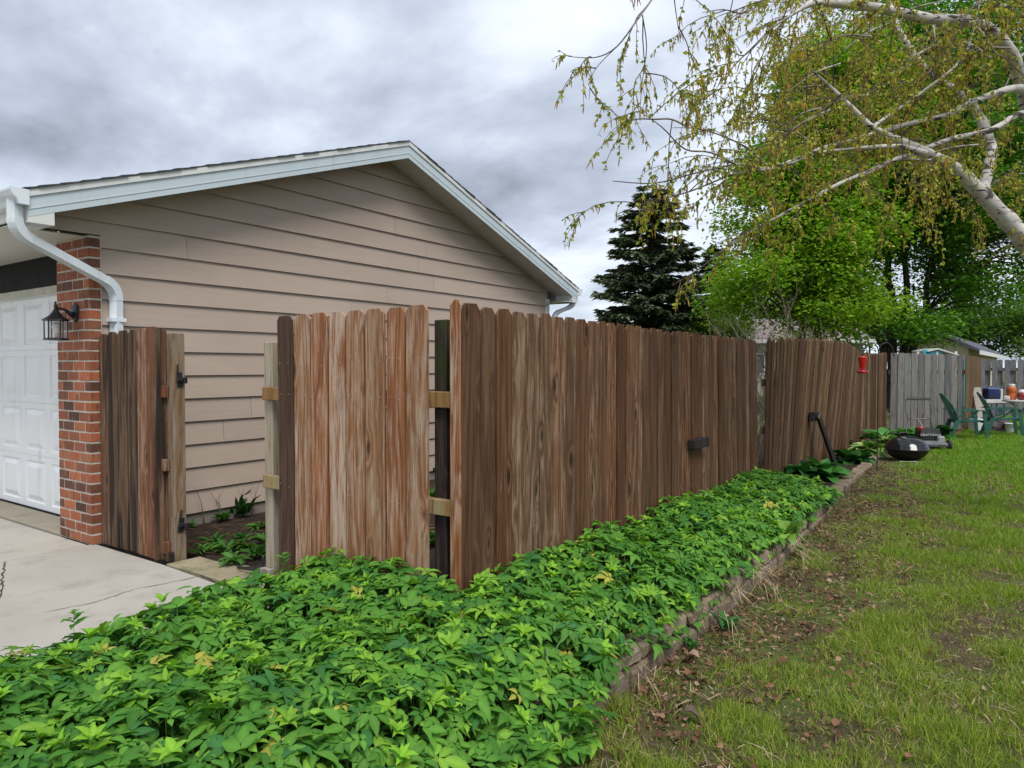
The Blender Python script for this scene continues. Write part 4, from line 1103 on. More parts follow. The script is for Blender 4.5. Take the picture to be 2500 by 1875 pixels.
hosta((-2.02, 14.6, .0), .50, 36, M['hosta'], 'large green hosta behind the variegated hosta at the fence corner', 58)
hosta((-1.75, 13.9, .0), .42, 30, M['hosta_var'], 'second variegated hosta between the grill and the fence corner', 59)
hosta((-1.72, 15.8, .0), .52, 34, M['hosta'], 'tall green hosta in front of the grey fence corner', 60)
hosta((-1.25, 16.9, .0), .46, 22, M['hosta_dark'], 'dark hosta behind the lawn mower handle', 61)
def weed(p, size, n, label, seed, el=(.1, .9), col=(.05, .15, .025), wf=.8, group='weeds inside the gate'):
    rnd = np.random.default_rng(seed); a = rnd.uniform(0, 6.28, n); e = rnd.uniform(*el, n)
    fw = np.stack([np.cos(a)*np.cos(e), np.sin(a)*np.cos(e), np.sin(e)], 1); Xv, Yv, Zv = frames(fw, np.tile((0, 0, 1.0), (n, 1)) + rnd.normal(0, .2, (n, 3)))
    L = size * rnd.uniform(.5, 1.1, n); V, F = inst(LEAF, LEAF_F, rnd.normal(0, size*.13, (n, 3)) * np.array((1, 1, .25)) + np.array((0, 0, .02)), Xv, Yv, Zv, np.stack([L*wf, L, L*1.6], 1))
    c = np.array(col) * rnd.uniform(.7, 1.4, (n, 1)); tag(big('weed', V, F, np.repeat(c, len(LEAF), 0), M['leaf_cover'], None, p), label, 'weed', group)
weed(on_z(525, 1330, 0), .13, 16, 'broad leaved weed in the soil beside the latch post', 71)
weed(on_z(568, 1378, .01), .15, 22, 'rosette weed growing at the back edge of the gate pavers', 72, (.05, .5), (.075, .19, .035))
weed(on_z(625, 1362, 0), .15, 24, 'leafy weed clump close to the pale gate post', 73)
weed(on_z(590, 1322, 0), .12, 18, 'low weed in the middle of the soil inside the gate', 74)
weed(on_z(630, 1410, .01), .09, 14, 'small weed tuft by the black strap hinge', 75, (.05, .5), (.08, .2, .04))
weed(on_z(590, 1262, 0), .26, 26, 'tall dandelion weed against the garage foundation', 76, (.6, 1.35), (.03, .09, .018), .5)
weed(on_z(545, 1272, 0), .12, 26, 'low green weeds along the garage foundation', 77, (.2, 1.0))
weed(on_z(470, 1290, 0), .09, 14, 'small weed by the foundation behind the latch post', 78)
weed(on_z(1062, 1330, 0), .2, 40, 'leafy weeds seen through the gap beside the mossy post', 79, (.1, .9), (.06, .17, .03))
weed(on_z(1062, 1230, 0), .22, 44, 'grassy weeds deep in the gap between the fence sections', 80, (.3, 1.2), (.055, .17, .02), .35)
weed(on_z(1066, 1165, 0), .22, 36, 'dark leaves at the garage wall seen through the fence gap', 81, (.3, 1.2), (.035, .11, .02), .6)
weed(on_z(1770, 1540, -.13), .12, 16, 'small broad leaved weed at the foot of the block wall', 82, (.3, 1.2), (.04, .15, .03), .9, 'weeds along the wall foot')
weed(on_z(1690, 1590, -.13), .08, 10, 'tiny weed sprouting between wall blocks and lawn', 83, (.3, 1.2), (.05, .16, .03), .9, 'weeds along the wall foot')
weed(on_z(1955, 1350, -.1), .10, 10, 'three leaved weed by the straw at the wall', 84, (.3, 1.0), (.04, .16, .03), .9, 'weeds along the wall foot')
def sprout(px, py, z, label, seed):
    """a shoot taller than its neighbours"""
    rnd = np.random.default_rng(seed); p = np.array(on_z(px, py, z)); n = 9; a = rnd.uniform(0, 6.28, n); e = rnd.uniform(-.1, .7, n)
    fw = np.stack([np.cos(a)*np.cos(e), np.sin(a)*np.cos(e), np.sin(e)], 1); Xv, Yv, Zv = frames(fw, np.tile((0, 0, 1.0), (n, 1)))
    L = rnd.uniform(.05, .085, n); V, F = inst(LEAF, LEAF_F, np.stack([np.zeros(n), np.zeros(n), np.linspace(.0, .06, n)], 1), Xv, Yv, Zv, np.stack([L, L, L], 1))
    k = len(V); V = np.concatenate([V, np.array([(-.002, 0, -.2), (.002, 0, -.2), (.002, 0, .06), (-.002, 0, .06)])]); F = np.concatenate([F, [(k, k+1, k+2), (k, k+2, k+3)]])
    tag(big('shoot', V, F, np.tile((.11, .3, .04), (len(V), 1)), M['leaf_cover'], None, p), label, 'shoot', 'taller shoots in the ground cover')
sprout(180, 1528, .30, 'single taller shoot above the ground cover at the driveway edge', 91)
sprout(470, 1462, .32, 'tall leafy shoot by the driveway end of the ground cover', 92)
sprout(1490, 1298, .40, 'tall leafy shoot against the long brown fence', 93)
sprout(690, 1380, .33, 'small shoot in front of the dark gate board', 94)
# long grass blades arching out of the ground cover
def long_blades():
    for i, (px, py) in enumerate(((1355, 1590), (1440, 1560), (1462, 1545), (1330, 1610), (1385, 1570), (1420, 1600))):
        p = on_z(px, py, .22); rnd = random.Random(900 + i); a = rnd.uniform(-1, 1.2); L = rnd.uniform(.16, .26); V = []; F = []
        for k in range(8):
            f = k / 7; c = p + Vector((math.cos(a) * L * f * .6, math.sin(a) * L * f * .6, L * (1.1*f - .85*f*f))); w = .006 * (1 - f**3) + .0005
            V += [tuple(c - p + Vector((-math.sin(a)*w, math.cos(a)*w, 0))), tuple(c - p - Vector((-math.sin(a)*w, math.cos(a)*w, 0)))]
            if k: F.append((2*k-2, 2*k, 2*k+1, 2*k-1))
        tag(big('grass_blade', np.array(V), np.array(F), np.tile((.14, .27, .09), (len(V), 1)), M['grass'], None, p), 'pale grass blade, ' + ('second from left' if i == 0 else 'second from right' if i == 1 else 'rightmost' if i == 2 else 'leftmost' if i == 3 else 'third from left' if i == 4 else 'third from right') + ' of those arching from the ground cover', 'grass blade', 'long blades in the ground cover')
long_blades()
# dead twigs and more weeds inside the gate
def twiglet(px, py, h, label, seed):
    rnd = random.Random(seed); p = on_z(px, py, 0); mb = MB()
    for i in range(3):
        e = Vector((rnd.uniform(-.18, .18), rnd.uniform(-.18, .18), h * rnd.uniform(.6, 1))); m = e * .55 + Vector((rnd.uniform(-.04, .04), rnd.uniform(-.04, .04), .02))
        mb.tube([(0, 0, 0), m, e], [.004, .003, .0015], 4); mb.tube([m, m + Vector((rnd.uniform(-.1, .1), rnd.uniform(-.1, .1), h*.3))], [.002, .001], 4)
    o = mb.build('dead_stalk', M['shrub_bark'], None, (0, 0, 0)); o.location = p; tag(o, label, 'dead stalk', 'dead stalks by the garage wall')
twiglet(500, 1278, .36, 'bare dead stalk by the foundation, nearest the latch post', 101)
twiglet(545, 1270, .40, 'thin branching dead stalk by the garage foundation', 102)
twiglet(615, 1255, .42, 'bare dead stalk near the pale gate post by the garage wall', 103)
for i, (px, py, lab) in enumerate(((650, 1330, 'weed patch half hidden by the pale gate post'), (560, 1350, 'spreading weed in the soil behind the middle paver'), (605, 1345, 'clustered weed leaves left of the pale gate post'), (500, 1352, 'low weed between latch post and pavers'), (640, 1290, 'dark weed tuft under the garage siding by the gate post'))):
    weed(on_z(px, py, 0), .14, 20, lab, 110 + i, (.05, .8), (.07, .19, .03), .7)
# ------------------------------------------------------------------ things on and around the lawn
CR = Vector((math.cos(YAW), math.sin(YAW), 0))       # across the view
def frame_at(p, rz): return Matrix.Translation(p) @ Matrix.Rotation(rz, 4, 'Z')
# shepherd's hook with feeder
hb = on_z(2141, 1153, -.03); hb.z = -.04
hook = thing('shepherd_hook', 'thin black double shepherd hook standing by the block wall', 'garden hook', hb, YAW)
hk = lambda s, a0: [(s * (.105 - .105 * math.cos(a)), 0, 1.70 + .14 * math.sin(a)) for a in [i * math.pi / 12 for i in range(13)]]
MB().tube([(0, 0, -.1), (.003, 0, .9), (0, 0, 1.72)], .0075, 7).build('pole', M['black_metal'], hook, world=False)
for s in (-1, 1):
    pts = hk(s, 0) + [(s * .215, 0, 1.665), (s * .222, 0, 1.655), (s * .232, 0, 1.665), (s * .232, 0, 1.68)]
    MB().tube(pts, .0065, 7).build('arm', M['black_metal'], hook, world=False, smooth=True)
fp = hb + CR * -.222 + Vector((0, 0, 0))
feeder = thing('hummingbird_feeder', 'red glass hummingbird feeder hanging from the shepherd hook', 'bird feeder', (fp.x, fp.y, 1.36))
MB().tube([(fp.x, fp.y, 1.657), (fp.x, fp.y, 1.60)], .003, 5).build('hanger', M['black_metal'], feeder, (fp.x, fp.y, 1.6))
MB().lathe([(.012, 1.615), (.05, 1.61), (.059, 1.60), (.058, 1.585), (.050, 1.53), (.042, 1.46), (.036, 1.43)], 18, (fp.x, fp.y, 0)).build('bottle', M['red_glass'], feeder, (fp.x, fp.y, 1.5), smooth=True)
fb = MB().lathe([(.03, 1.432), (.036, 1.41), (.072, 1.402), (.076, 1.390), (.070, 1.375), (.03, 1.368)], 18, (fp.x, fp.y, 0)).build('base', M['red_base'], feeder, (fp.x, fp.y, 1.39), smooth=True)
for i in range(6):
    a = i * math.pi / 3 + .5; c = Vector((fp.x + .062*math.cos(a), fp.y + .062*math.sin(a), 1.402))
    MB().lathe([(.003, 0.004), (.014, .006), (.020, .010), (.012, .004), (.003, .001)], 8, c).build('flower_port', M['flower'], fb, c)
# kettle grill lying without legs
gp_ = on_z(2213, 1128, -.03); gp_.z = lawn_z(gp_.x, gp_.y)
grill = thing('kettle_grill', 'black kettle grill without legs resting on the grass by the wall end', 'grill', gp_, YAW)
def dome(prof, n=36, tilt=0, c=(0, 0, 0)):
    m = MB().lathe(prof, n); return m
MB().lathe([(.06, .015), (.16, .03), (.24, .075), (.285, .13), (.305, .178), (.312, .18), (.312, .19), (.29, .19)], 40).build('bowl', M['enamel_matt'], grill, world=False, smooth=True)
lid = MB().lathe([(.322, .180), (.324, .192), (.318, .20), (.30, .24), (.262, .295), (.20, .345), (.12, .378), (.05, .388), (.004, .39)], 40).build('lid', M['enamel'], grill, world=False, smooth=True)
hd = [(-.07, 0, .375), (-.07, 0, .425), (-.05, 0, .437), (.05, 0, .437), (.07, 0, .425), (.07, 0, .375)]
MB().tube([(x - .06, y, z) for x, y, z in hd], .012, 8).build('handle', M['mower_black'], lid, world=False, smooth=True)
m = MB().lathe([(.045, 0), (.045, .004), (.02, .010), (.004, .012)], 20, (-.10, -.10, .366)); m.build('vent_disc', M['mower_grey'], lid, world=False, smooth=True)
MB().box((-.012, -.02, .352), (.0, .02, .375)).build('vent_tab', M['steel'], lid, world=False)
for s in (-1, 1): MB().tube([(s*.30, -.05, .16), (s*.345, -.04, .165), (s*.345, .04, .165), (s*.30, .05, .16)], .009, 6).build('side_handle', M['mower_black'], grill, world=False, smooth=True)
MB().tube([(-.22, -.2, .012), (.20, -.25, .012)], .008, 6).build('loose_rod', M['steel'], grill, world=False)
# mower
mp_ = on_z(2266, 1098, -.02); mp_.z = lawn_z(mp_.x, mp_.y)
mow = thing('lawn_mower', 'black and grey push lawn mower with a folded-up handle behind the grill', 'lawn mower', mp_, YAW - .18)
deck = MB(); deck.prism([(-.24, .07), (-.22, .135), (-.15, .16), (.15, .16), (.24, .135), (.25, .07)], 1, -.20, .32); deck.build('deck', M['mower_grey'], mow, world=False)
MB().cbox((-.25, -.22, .065), (.25, -.20, .115), .006).build('front_bumper', M['steel'], mow, world=False)
eng = MB().cbox((-.17, -.10, .16), (.14, .20, .30), .025).build('engine', M['mower_black'], mow, world=False)
mb = MB(); mb.prism([(-.12, .29), (-.10, .375), (.16, .375), (.18, .29)], 0, -.16, .15); mb.build('shroud', M['mower_black'], mow, world=False)
MB().cbox((-.175, -.115, .235), (.165, -.099, .30), .004).build('name_panel', M['mower_black'], mow, world=False)
MB().cbox((-.175, -.06, .315), (-.09, .06, .40), .015).build('fuel_cap', M['red_plastic'], mow, world=False)
MB().cbox((.10, -.16, .10), (.22, .02, .245), .02).build('air_box', M['mower_grey'], mow, world=False)
for s in (-1, 1):
    for yy, r in ((-.14, .095), (.27, .105)):
        m = MB(); m.lathe([(r*.55, -.022), (r*.93, -.022), (r, -.014), (r, .014), (r*.93, .022), (r*.55, .022)], 20)
        m.v = [(s*.285 + z, yy + x, r + y) for x, y, z in m.v]; w = m.build('wheel', M['rubber'], mow, world=False, smooth=False)
        m = MB(); m.lathe([(.01, -.025), (r*.55, -.02), (r*.55, .02), (.01, .025)], 14); m.v = [(s*.285 + z, yy + x, r + y) for x, y, z in m.v]; m.build('hub', M['mower_grey'], w, world=False)
hd = MB()
P = [(-.24, .27, .18), (-.25, .36, .32), (-.20, .42, .46), (-.19, .43, .52), (-.225, .46, .64), (-.215, .5, .80), (-.20, .52, .87), (.20, .52, .87), (.215, .5, .80), (.225, .46, .64), (.19, .43, .52), (.20, .42, .46), (.25, .36, .32), (.24, .27, .18)]
hd.tube(P, .011, 8); hd.tube([(-.2, .425, .50), (-.12, .42, .515), (.12, .42, .515), (.2, .425, .50)], .009, 8)
han = hd.build('handle', M['steel'], mow, world=False, smooth=True)
MB().tube([(-.2, .5, .85), (-.19, .47, .90), (.19, .47, .90), (.2, .5, .85)], .006, 6).build('control_bar', M['mower_black'], han, world=False)
MB().tube([(-.19, .52, .87), (.19, .52, .87)], .015, 8).build('grip', M['mower_black'], han, world=False)
MB().tube([(-.02, .42, .51), (-.03, .2, .40), (-.08, .1, .37)], .003, 5).build('starter_cord', M['flower'], han, world=False)
cu = bpy.data.curves.new('lettering', 'FONT'); cu.body = 'CRAFTSMAN'; cu.size = .058; cu.extrude = .001; cu.align_x = 'CENTER'
to = bpy.data.objects.new('lettering_source', cu); COL.objects.link(to); bpy.context.view_layer.update()
tm = bpy.data.meshes.new_from_object(to.evaluated_get(bpy.context.evaluated_depsgraph_get())); bpy.data.objects.remove(to)
tm.materials.clear(); link('lettering', tm, M['white_plastic'], mow, (-.005, -.1175, .247), (R(90), 0, 0), False)
# chairs
def chair(name, p, rz, label):
    t = thing(name, label, 'chair', p, rz, 'green plastic lawn chairs'); G = M['green_plastic']
    mb = MB(); pr = [(.28, .375), (.25, .40), (.0, .385), (-.20, .36), (-.20, .335), (.0, .36), (.24, .372), (.275, .34)]
    mb.prism([(a, b) for a, b in pr], 1, -.24, .24); mb.v = [(x, y, z) for x, y, z in mb.v]; mb.build('seat', G, t, world=False)
    back = MB()
    def bp(f, s): # point on the back sheet: f 0..1 up, s -1..1 across
        w = .235 + .03 * math.sin(f * math.pi) - .09 * max(0, f - .72)**1.0 * 2.2
        return Vector((-.20 - .20 * f - .05 * f * f + .035 * s * s, s * w, .34 + .60 * f - .05 * s * s * max(0, f - .6) * 2.5))
    def strip(s0, s1, f0, f1, n=8, th=.016):
        b = len(back.v)
        for i in range(n + 1):
            f = f0 + (f1 - f0) * i / n
            a, c = bp(f, s0), bp(f, s1); o = Vector((-th, 0, -th*.4)); back.v += [tuple(a), tuple(c), tuple(c + o), tuple(a + o)]
        for i in range(n):
            for j in range(4): a, c = b + i*4 + j, b + i*4 + (j+1) % 4; back.f.append((a, c, c+4, a+4))
        back.f += [(b, b+1, b+2, b+3), (b+n*4, b+n*4+3, b+n*4+2, b+n*4+1)]
    for s0, s1 in ((-1, -.78), (.78, 1)): strip(s0, s1, 0, 1)
    bk = None
    for k in range(6): strip(-1 + k/3 + .0, -1 + (k+1)/3, .86, 1, 3); strip(-1 + k/3, -1 + (k+1)/3, 0, .10, 2)
    bk = back.build('backrest', G, t, world=False)
    for s in (-.52, -.26, 0, .26, .52):
        back = MB(); strip(s - .095, s + .095, .10, .86, 6, .012); back.build('slat', G, bk, world=False)
    for s in (-1, 1):
        m = MB(); m.sweep([(-.33, s*.255, .60), (-.20, s*.27, .585), (.10, s*.285, .60), (.24, s*.285, .60), (.29, s*.28, .575)], [(-.032, -.010), (.032, -.010), (.030, .010), (-.030, .010)]); m.build('arm', G, t, world=False)
        for (top, bot, w0, w1) in (((.25, s*.275, .59), (.31, s*.30, 0), .036, .028), ((-.20, s*.245, .40), (-.34, s*.28, 0), .045, .030)):
            a, b = Vector(top), Vector(bot); m = MB(); vs = []
            for p_, w in ((a, w0), (b, w1)):
                for (dx, dy) in ((-1, -.6), (1, -.6), (1, .6), (-1, .6)): vs.append(p_ + Vector((dx*w, dy*w*.7, 0)))
            m.add(vs, [(0,1,2,3),(7,6,5,4),(0,4,5,1),(1,5,6,2),(2,6,7,3),(3,7,4,0)]); m.build('leg', G, t, world=False)
        m = MB(); m.sweep([(-.19, s*.25, .37), (-.02, s*.262, .44), (.14, s*.275, .59)], [(-.008, -.016), (.008, -.016), (.008, .016), (-.008, .016)]); m.build('brace', G, t, world=False)
    return t
def ground(p): p.z = lawn_z(p.x, p.y); return p
chair('lawn_chair', ground(at(2356, 1072, 14.5)), YAW - .28, 'green plastic lawn chair on the left, its back to the grey fence')
chair('lawn_chair', ground(at(2446, 1070, 15.0)), YAW - .42, 'green plastic lawn chair on the right, before the white table')
# white table with things on it
tp = ground(at(2540, 1060, 16.6)); tz = .695
tab = thing('patio_table', 'white plastic patio table with curved legs behind the right green chair', 'table', tp, YAW)
tl = tz - tp.z
MB().lathe([(.60, tl - .045), (.66, tl - .04), (.675, tl - .02), (.67, tl), (.02, tl + .002)], 32, sx=1.25, sy=.8).build('tabletop', M['white_plastic'], tab, world=False)
for sx in (-1, 1):
    for sy in (-1, 1):
        MB().tube([(sx*.55, sy*.3, tl - .04), (sx*.42, sy*.25, tl - .16), (sx*.36, sy*.22, tl*.55), (sx*.42, sy*.27, tl*.25), (sx*.56, sy*.36, 0)], .024, 8).build('leg', M['white_plastic'], tab, world=False, smooth=True)
    MB().tube([(sx*.37, -.22, tl*.5), (sx*.30, 0, tl*.58), (sx*.37, .22, tl*.5)], .015, 7).build('stretcher', M['white_plastic'], tab, world=False, smooth=True)
def on_table(dx, dy): return tp + CR * dx + Vector((-math.sin(YAW), math.cos(YAW), 0)) * dy + Vector((0, 0, tz - tp.z + .004))
def pot(name, dx, dy, prof, m, label, cat, lid=None):
    p = on_table(dx, dy); t = thing(name, label, cat, p)
    MB().lathe(prof, 20).build('body', M[m], t, world=False, smooth=True)
    if lid: MB().lathe(lid[0], 20).build('lid', M[lid[1]], t, world=False, smooth=False)
pot('drink_jug', -.66, .05, [(.08, 0), (.095, .01), (.092, .14), (.088, .16), (.10, .175), (.10, .27), (.085, .30), (.06, .315)], 'orange_plastic', 'orange drink jug with a pale grey lid on the white table', 'jug', ([(.07, .312), (.072, .36), (.065, .368), (.01, .37)], 'white_plastic'))
pot('ceramic_pot', -.50, -.08, [(.06, 0), (.085, .02), (.105, .09), (.10, .15), (.07, .17)], 'dark_red', 'dark red glazed pot with a cream band beside the orange jug', 'pot', ([(.072, .168), (.08, .195), (.06, .23), (.01, .245)], 'flower'))
pot('ceramic_pot', -.28, .02, [(.05, 0), (.09, .03), (.10, .13), (.08, .21), (.05, .25)], 'dark_red', 'taller dark red pot at the right picture edge', 'pot', ([(.052, .248), (.05, .27), (.01, .28)], 'dark_red'))
pot('pink_cup', -.34, -.2, [(.04, 0), (.055, .09), (.05, .092)], 'red_base', 'small crimson cup in front of the red pots', 'cup')
m = MB(); m.cbox((-.06, -.05, 0), (.06, .05, .09), .012); m.build('paper_box', M['flower'], None, (0, 0, 0)); _b = bpy.data.objects['paper_box']; _b.location = on_table(-.80, .0); tag(_b, 'small pinkish white box at the left end of the white table', 'box')
# cooler on a grey cart, leaning plank, bits behind the chairs
cp = ground(at(2421, 1020, 17.3)); czt = 1.45 - (980 - 903) / FPX * 17.3
cart = thing('utility_cart', 'pale grey utility cart under the blue cooler', 'cart', cp, YAW)
MB().cbox((-.24, -.16, czt - cp.z - .09), (.24, .16, czt - cp.z), .008).build('tray', M['white_plastic'], cart, world=False)
for sx in (-1, 1):
    for sy in (-1, 1): MB().tube([(sx*.21, sy*.13, 0), (sx*.21, sy*.13, czt - cp.z - .08)], .018, 7).build('leg', M['pale_blue'], cart, world=False)
MB().cbox((-.22, -.14, .15), (.22, .14, .18), .005).build('shelf', M['white_plastic'], cart, world=False)
co = thing('cooler', 'dark blue picnic cooler with a pale lid on the grey cart', 'cooler', cp + Vector((0, 0, czt - cp.z + .004)), YAW)
MB().cbox((-.17, -.12, 0), (.13, .12, .24), .012).build('body', M['blue_plastic'], co, world=False)
MB().cbox((.131, -.125, -.0), (.185, .125, .25), .012).build('lid', M['white_plastic'], co, world=False)
MB().cbox((-.16, -.11, .241), (.12, .11, .275), .012).build('top_panel', M['pale_blue'], co, world=False)
m = MB().lathe([(.03, -.006), (.055, -.006), (.055, .006), (.03, .006)], 16); m.v = [(x - .08, z - .128, y + .06) for x, y, z in m.v]; m.build('wheel', M['rubber'], co, world=False)
p0, p1 = ground(at(2404, 1040, 16.2)), at(2383, 946, 16.9); d = p1 - p0; q = d.normalized().to_track_quat('Z', 'Y').to_matrix().to_4x4()
mb = MB(); mb.cbox((-.09, -.015, 0), (.09, .015, d.length), .004, .002, M=Matrix.Translation(p0) @ q); tag(mb.build('plank', M['plank'], None, p0), 'grey weathered plank leaning behind the two green chairs', 'plank')
def junk(name, px, py, t, size, m, label, cat, ch=.01, rz=.2):
    p = ground(at(px, py, t)); mb = MB(); mb.cbox((-size[0]/2, -size[1]/2, 0), (size[0]/2, size[1]/2, size[2]), ch, ch * .6); o = mb.build(name, M[m], None, (0, 0, 0)); o.location = p; o.rotation_euler = (0, 0, YAW + rz); return tag(o, label, cat)
junk('foam_box', 2384, 1040, 16.0, (.26, .2, .30), 'white_plastic', 'white box between the two green chairs', 'box', .012)
junk('clay_brick', 2338, 1066, 15.6, (.20, .12, .13), 'clay', 'upper brown clay block behind the left green chair', 'brick', .006, .4)
junk('clay_brick', 2328, 1070, 15.2, (.16, .1, .06), 'clay', 'flat brown clay block on the grass behind the left chair leg', 'brick', .006, -.2)
# rumpled tarp bundle
def tarp():
    p = ground(at(2425, 1050, 16.2)); bm = bmesh.new(); bmesh.ops.create_icosphere(bm, subdivisions=4, radius=1)
    for v in bm.verts:
        n = noise.noise(v.co * 2.2) * .22 + noise.noise(v.co * 5) * .10; c = v.co * (1 + n); v.co = Vector((c.x * .42, c.y * .22, max(0, c.z * .24 + .12)))
    me = bpy.data.meshes.new('tarp_bundle'); bm.to_mesh(me); bm.free(); tag(link('tarp_bundle', me, M['tarp'], None, p, (0, 0, YAW)), 'rumpled dark purple grey tarp on the grass under the right chair', 'tarp')
tarp()
bk = ground(at(2466, 1052, 15.9)); bu = thing('bucket', 'white plastic bucket lying behind the right chair front leg', 'bucket', bk, YAW)
m = MB().lathe([(.085, 0), (.09, .01), (.105, .20), (.115, .205), (.115, .215), (.10, .215), (.08, .02)], 20); m.build('body', M['white_plastic'], bu, world=False, smooth=True)
MB().tube([(-.11, 0, .19), (-.10, -.07, .14), (0, -.115, .12), (.10, -.07, .14), (.11, 0, .19)], .003, 5).build('bail', M['steel'], bu, world=False)
# rusty rack by the hostas
rp = on_z(2112, 1108, .0); rk = thing('rusty_rack', 'rusty dark metal rack lying in the bed behind the shepherd hook', 'rack', rp, YAW + .1)
mb = MB(); mb.sweep([(-.26, 0, .03), (-.26, 0, .20), (-.23, 0, .235), (.20, 0, .235), (.255, 0, .20), (.26, 0, .03)], [(-.004, -.03), (.004, -.03), (.004, .03), (-.004, .03)], (0, 1, 0)); mb.build('frame', M['rust'], rk, world=False)
for z in (.05, .15): MB().box((-.255, -.006, z), (.255, .006, z + (.05 if z < .1 else .03))).build('bar', M['rust'], rk, world=False)
for x in (-.12, .0, .12): MB().tube([(x, -.02, .0), (x + .03, -.03, .10), (x, -.02, .22)], .005, 5).build('wire', M['rust'], rk, world=False)
# a few big dead leaves that stand out on the grass
def dead_leaf(px, py, L, label, seed, c):
    rnd = np.random.default_rng(seed); p = on_z(px, py, -.11); V = LEAF.copy(); V[:, 2] *= 3.5; V[:, 2] += .10 * np.sin(V[:, 1] * 5) + .12 * np.abs(V[:, 0]); V[:, 0] *= 1.7; a = rnd.uniform(0, 6.28)
    V = V * L; V = V @ np.array([(math.cos(a), math.sin(a), 0), (-math.sin(a), math.cos(a), 0), (0, 0, 1.0)]); V[:, 2] += .012
    tag(big('dead_leaf', V, LEAF_F, np.tile(c, (len(V), 1)), M['dead'], None, p), label, 'leaf', 'large dead leaves on the grass')
dead_leaf(1668, 1745, .085, 'large curled grey brown dead leaf on the near grass', 5, (.13, .09, .07))
dead_leaf(1708, 1612, .10, 'pinkish tan dead leaf below the wall blocks', 2, (.36, .235, .17))
dead_leaf(1640, 1622, .07, 'reddish dead leaf at the foot of the wall', 3, (.24, .10, .07))
dead_leaf(1675, 1655, .08, 'rust coloured dead leaf in front of the wall foot', 4, (.22, .10, .06))
# ------------------------------------------------------------------ trees
def tubes(name, lst, m, parent=None, loc=(0, 0, 0), twig=(.022, .009), seed=0):
    """lst of (points, radii) -> one mesh; tint red channel 1 on thin twigs"""
    V = []; F = []; C = []; base = 0; loc = Vector(loc)
    for pts, rad in lst:
        n = 9 if max(rad) > .05 else (6 if max(rad) > .012 else 3); k = len(pts); pts = [Vector(p) for p in pts]
        d0 = (pts[1] - pts[0]).normalized(); u = d0.orthogonal().normalized()
        for i, p in enumerate(pts):
            d = (pts[min(i+1, k-1)] - pts[max(i-1, 0)]).normalized(); u = u - d * u.dot(d)
            if u.length < 1e-5: u = d.orthogonal()
            u.normalize(); w = d.cross(u); c = 1 - sstep(twig[1], twig[0], rad[i])
            for j in range(n):
                a = 6.28318 * j / n; r = rad[i] * (1 + .10 * math.sin(i * 2.3 + j * 1.7) * (rad[i] > .03)); V.append(tuple(p - loc + (u * math.cos(a) + w * math.sin(a)) * r)); C.append((c, c, c))
        for i in range(k - 1):
            for j in range(n): a = base + i*n + j; b = base + i*n + (j+1) % n; F.append((a, b, b + n, a + n))
        base = len(V)
    return big(name, V, F, np.array(C), m, parent, loc, smooth=True)
def curve(a, b, sag=0.0, n=6, wob=.0, rnd=random):
    a, b = Vector(a), Vector(b); L = (b - a).length
    return [a.lerp(b, i/n) + Vector((0, 0, sag * L * 4 * (i/n) * (1 - i/n))) + (Vector((rnd.uniform(-1, 1), rnd.uniform(-1, 1), rnd.uniform(-1, 1))) * wob * L * (0 < i < n)) for i in range(n + 1)]
def leaves(name, C, spread, per, size, cols, m, parent, loc, seed, flat=.55, upj=.45, template='kite'):
    rnd = np.random.default_rng(seed); C = np.array(C); n = len(C) * per
    c = np.repeat(C, per, 0); sp = np.repeat(np.broadcast_to(spread, (len(C),)), per)[:, None]
    g = rnd.normal(0, 1, (n, 3)); g = g / np.maximum(1, np.linalg.norm(g, axis=1, keepdims=True) / 1.9)
    P = c + g * sp * np.array((1, 1, flat)); a = rnd.uniform(0, 6.28, n)
    fw = np.stack([np.cos(a), np.sin(a), rnd.normal(-.25, .35, n)], 1); up = rnd.normal(0, upj, (n, 3)); up[:, 2] += 1
    X, Y, Z = frames(fw, up); s = size * rnd.uniform(.6, 1.25, n)
    V, F = inst(KITE, KITE_F, P - np.array(loc), X, Y, Z, np.stack([s*rnd.uniform(.8, 1.4, n), s, s*1.5], 1))
    ct = np.array(cols); t = np.repeat(rnd.random(len(C)), per)*.5 + rnd.random(n)*.5
    col = ct[0]*(1 - t[:, None]) + ct[1]*t[:, None]; col = col * rnd.uniform(.75, 1.25, (n, 1))
    return big(name, V, F, np.repeat(col, 4, 0), m, parent, loc)
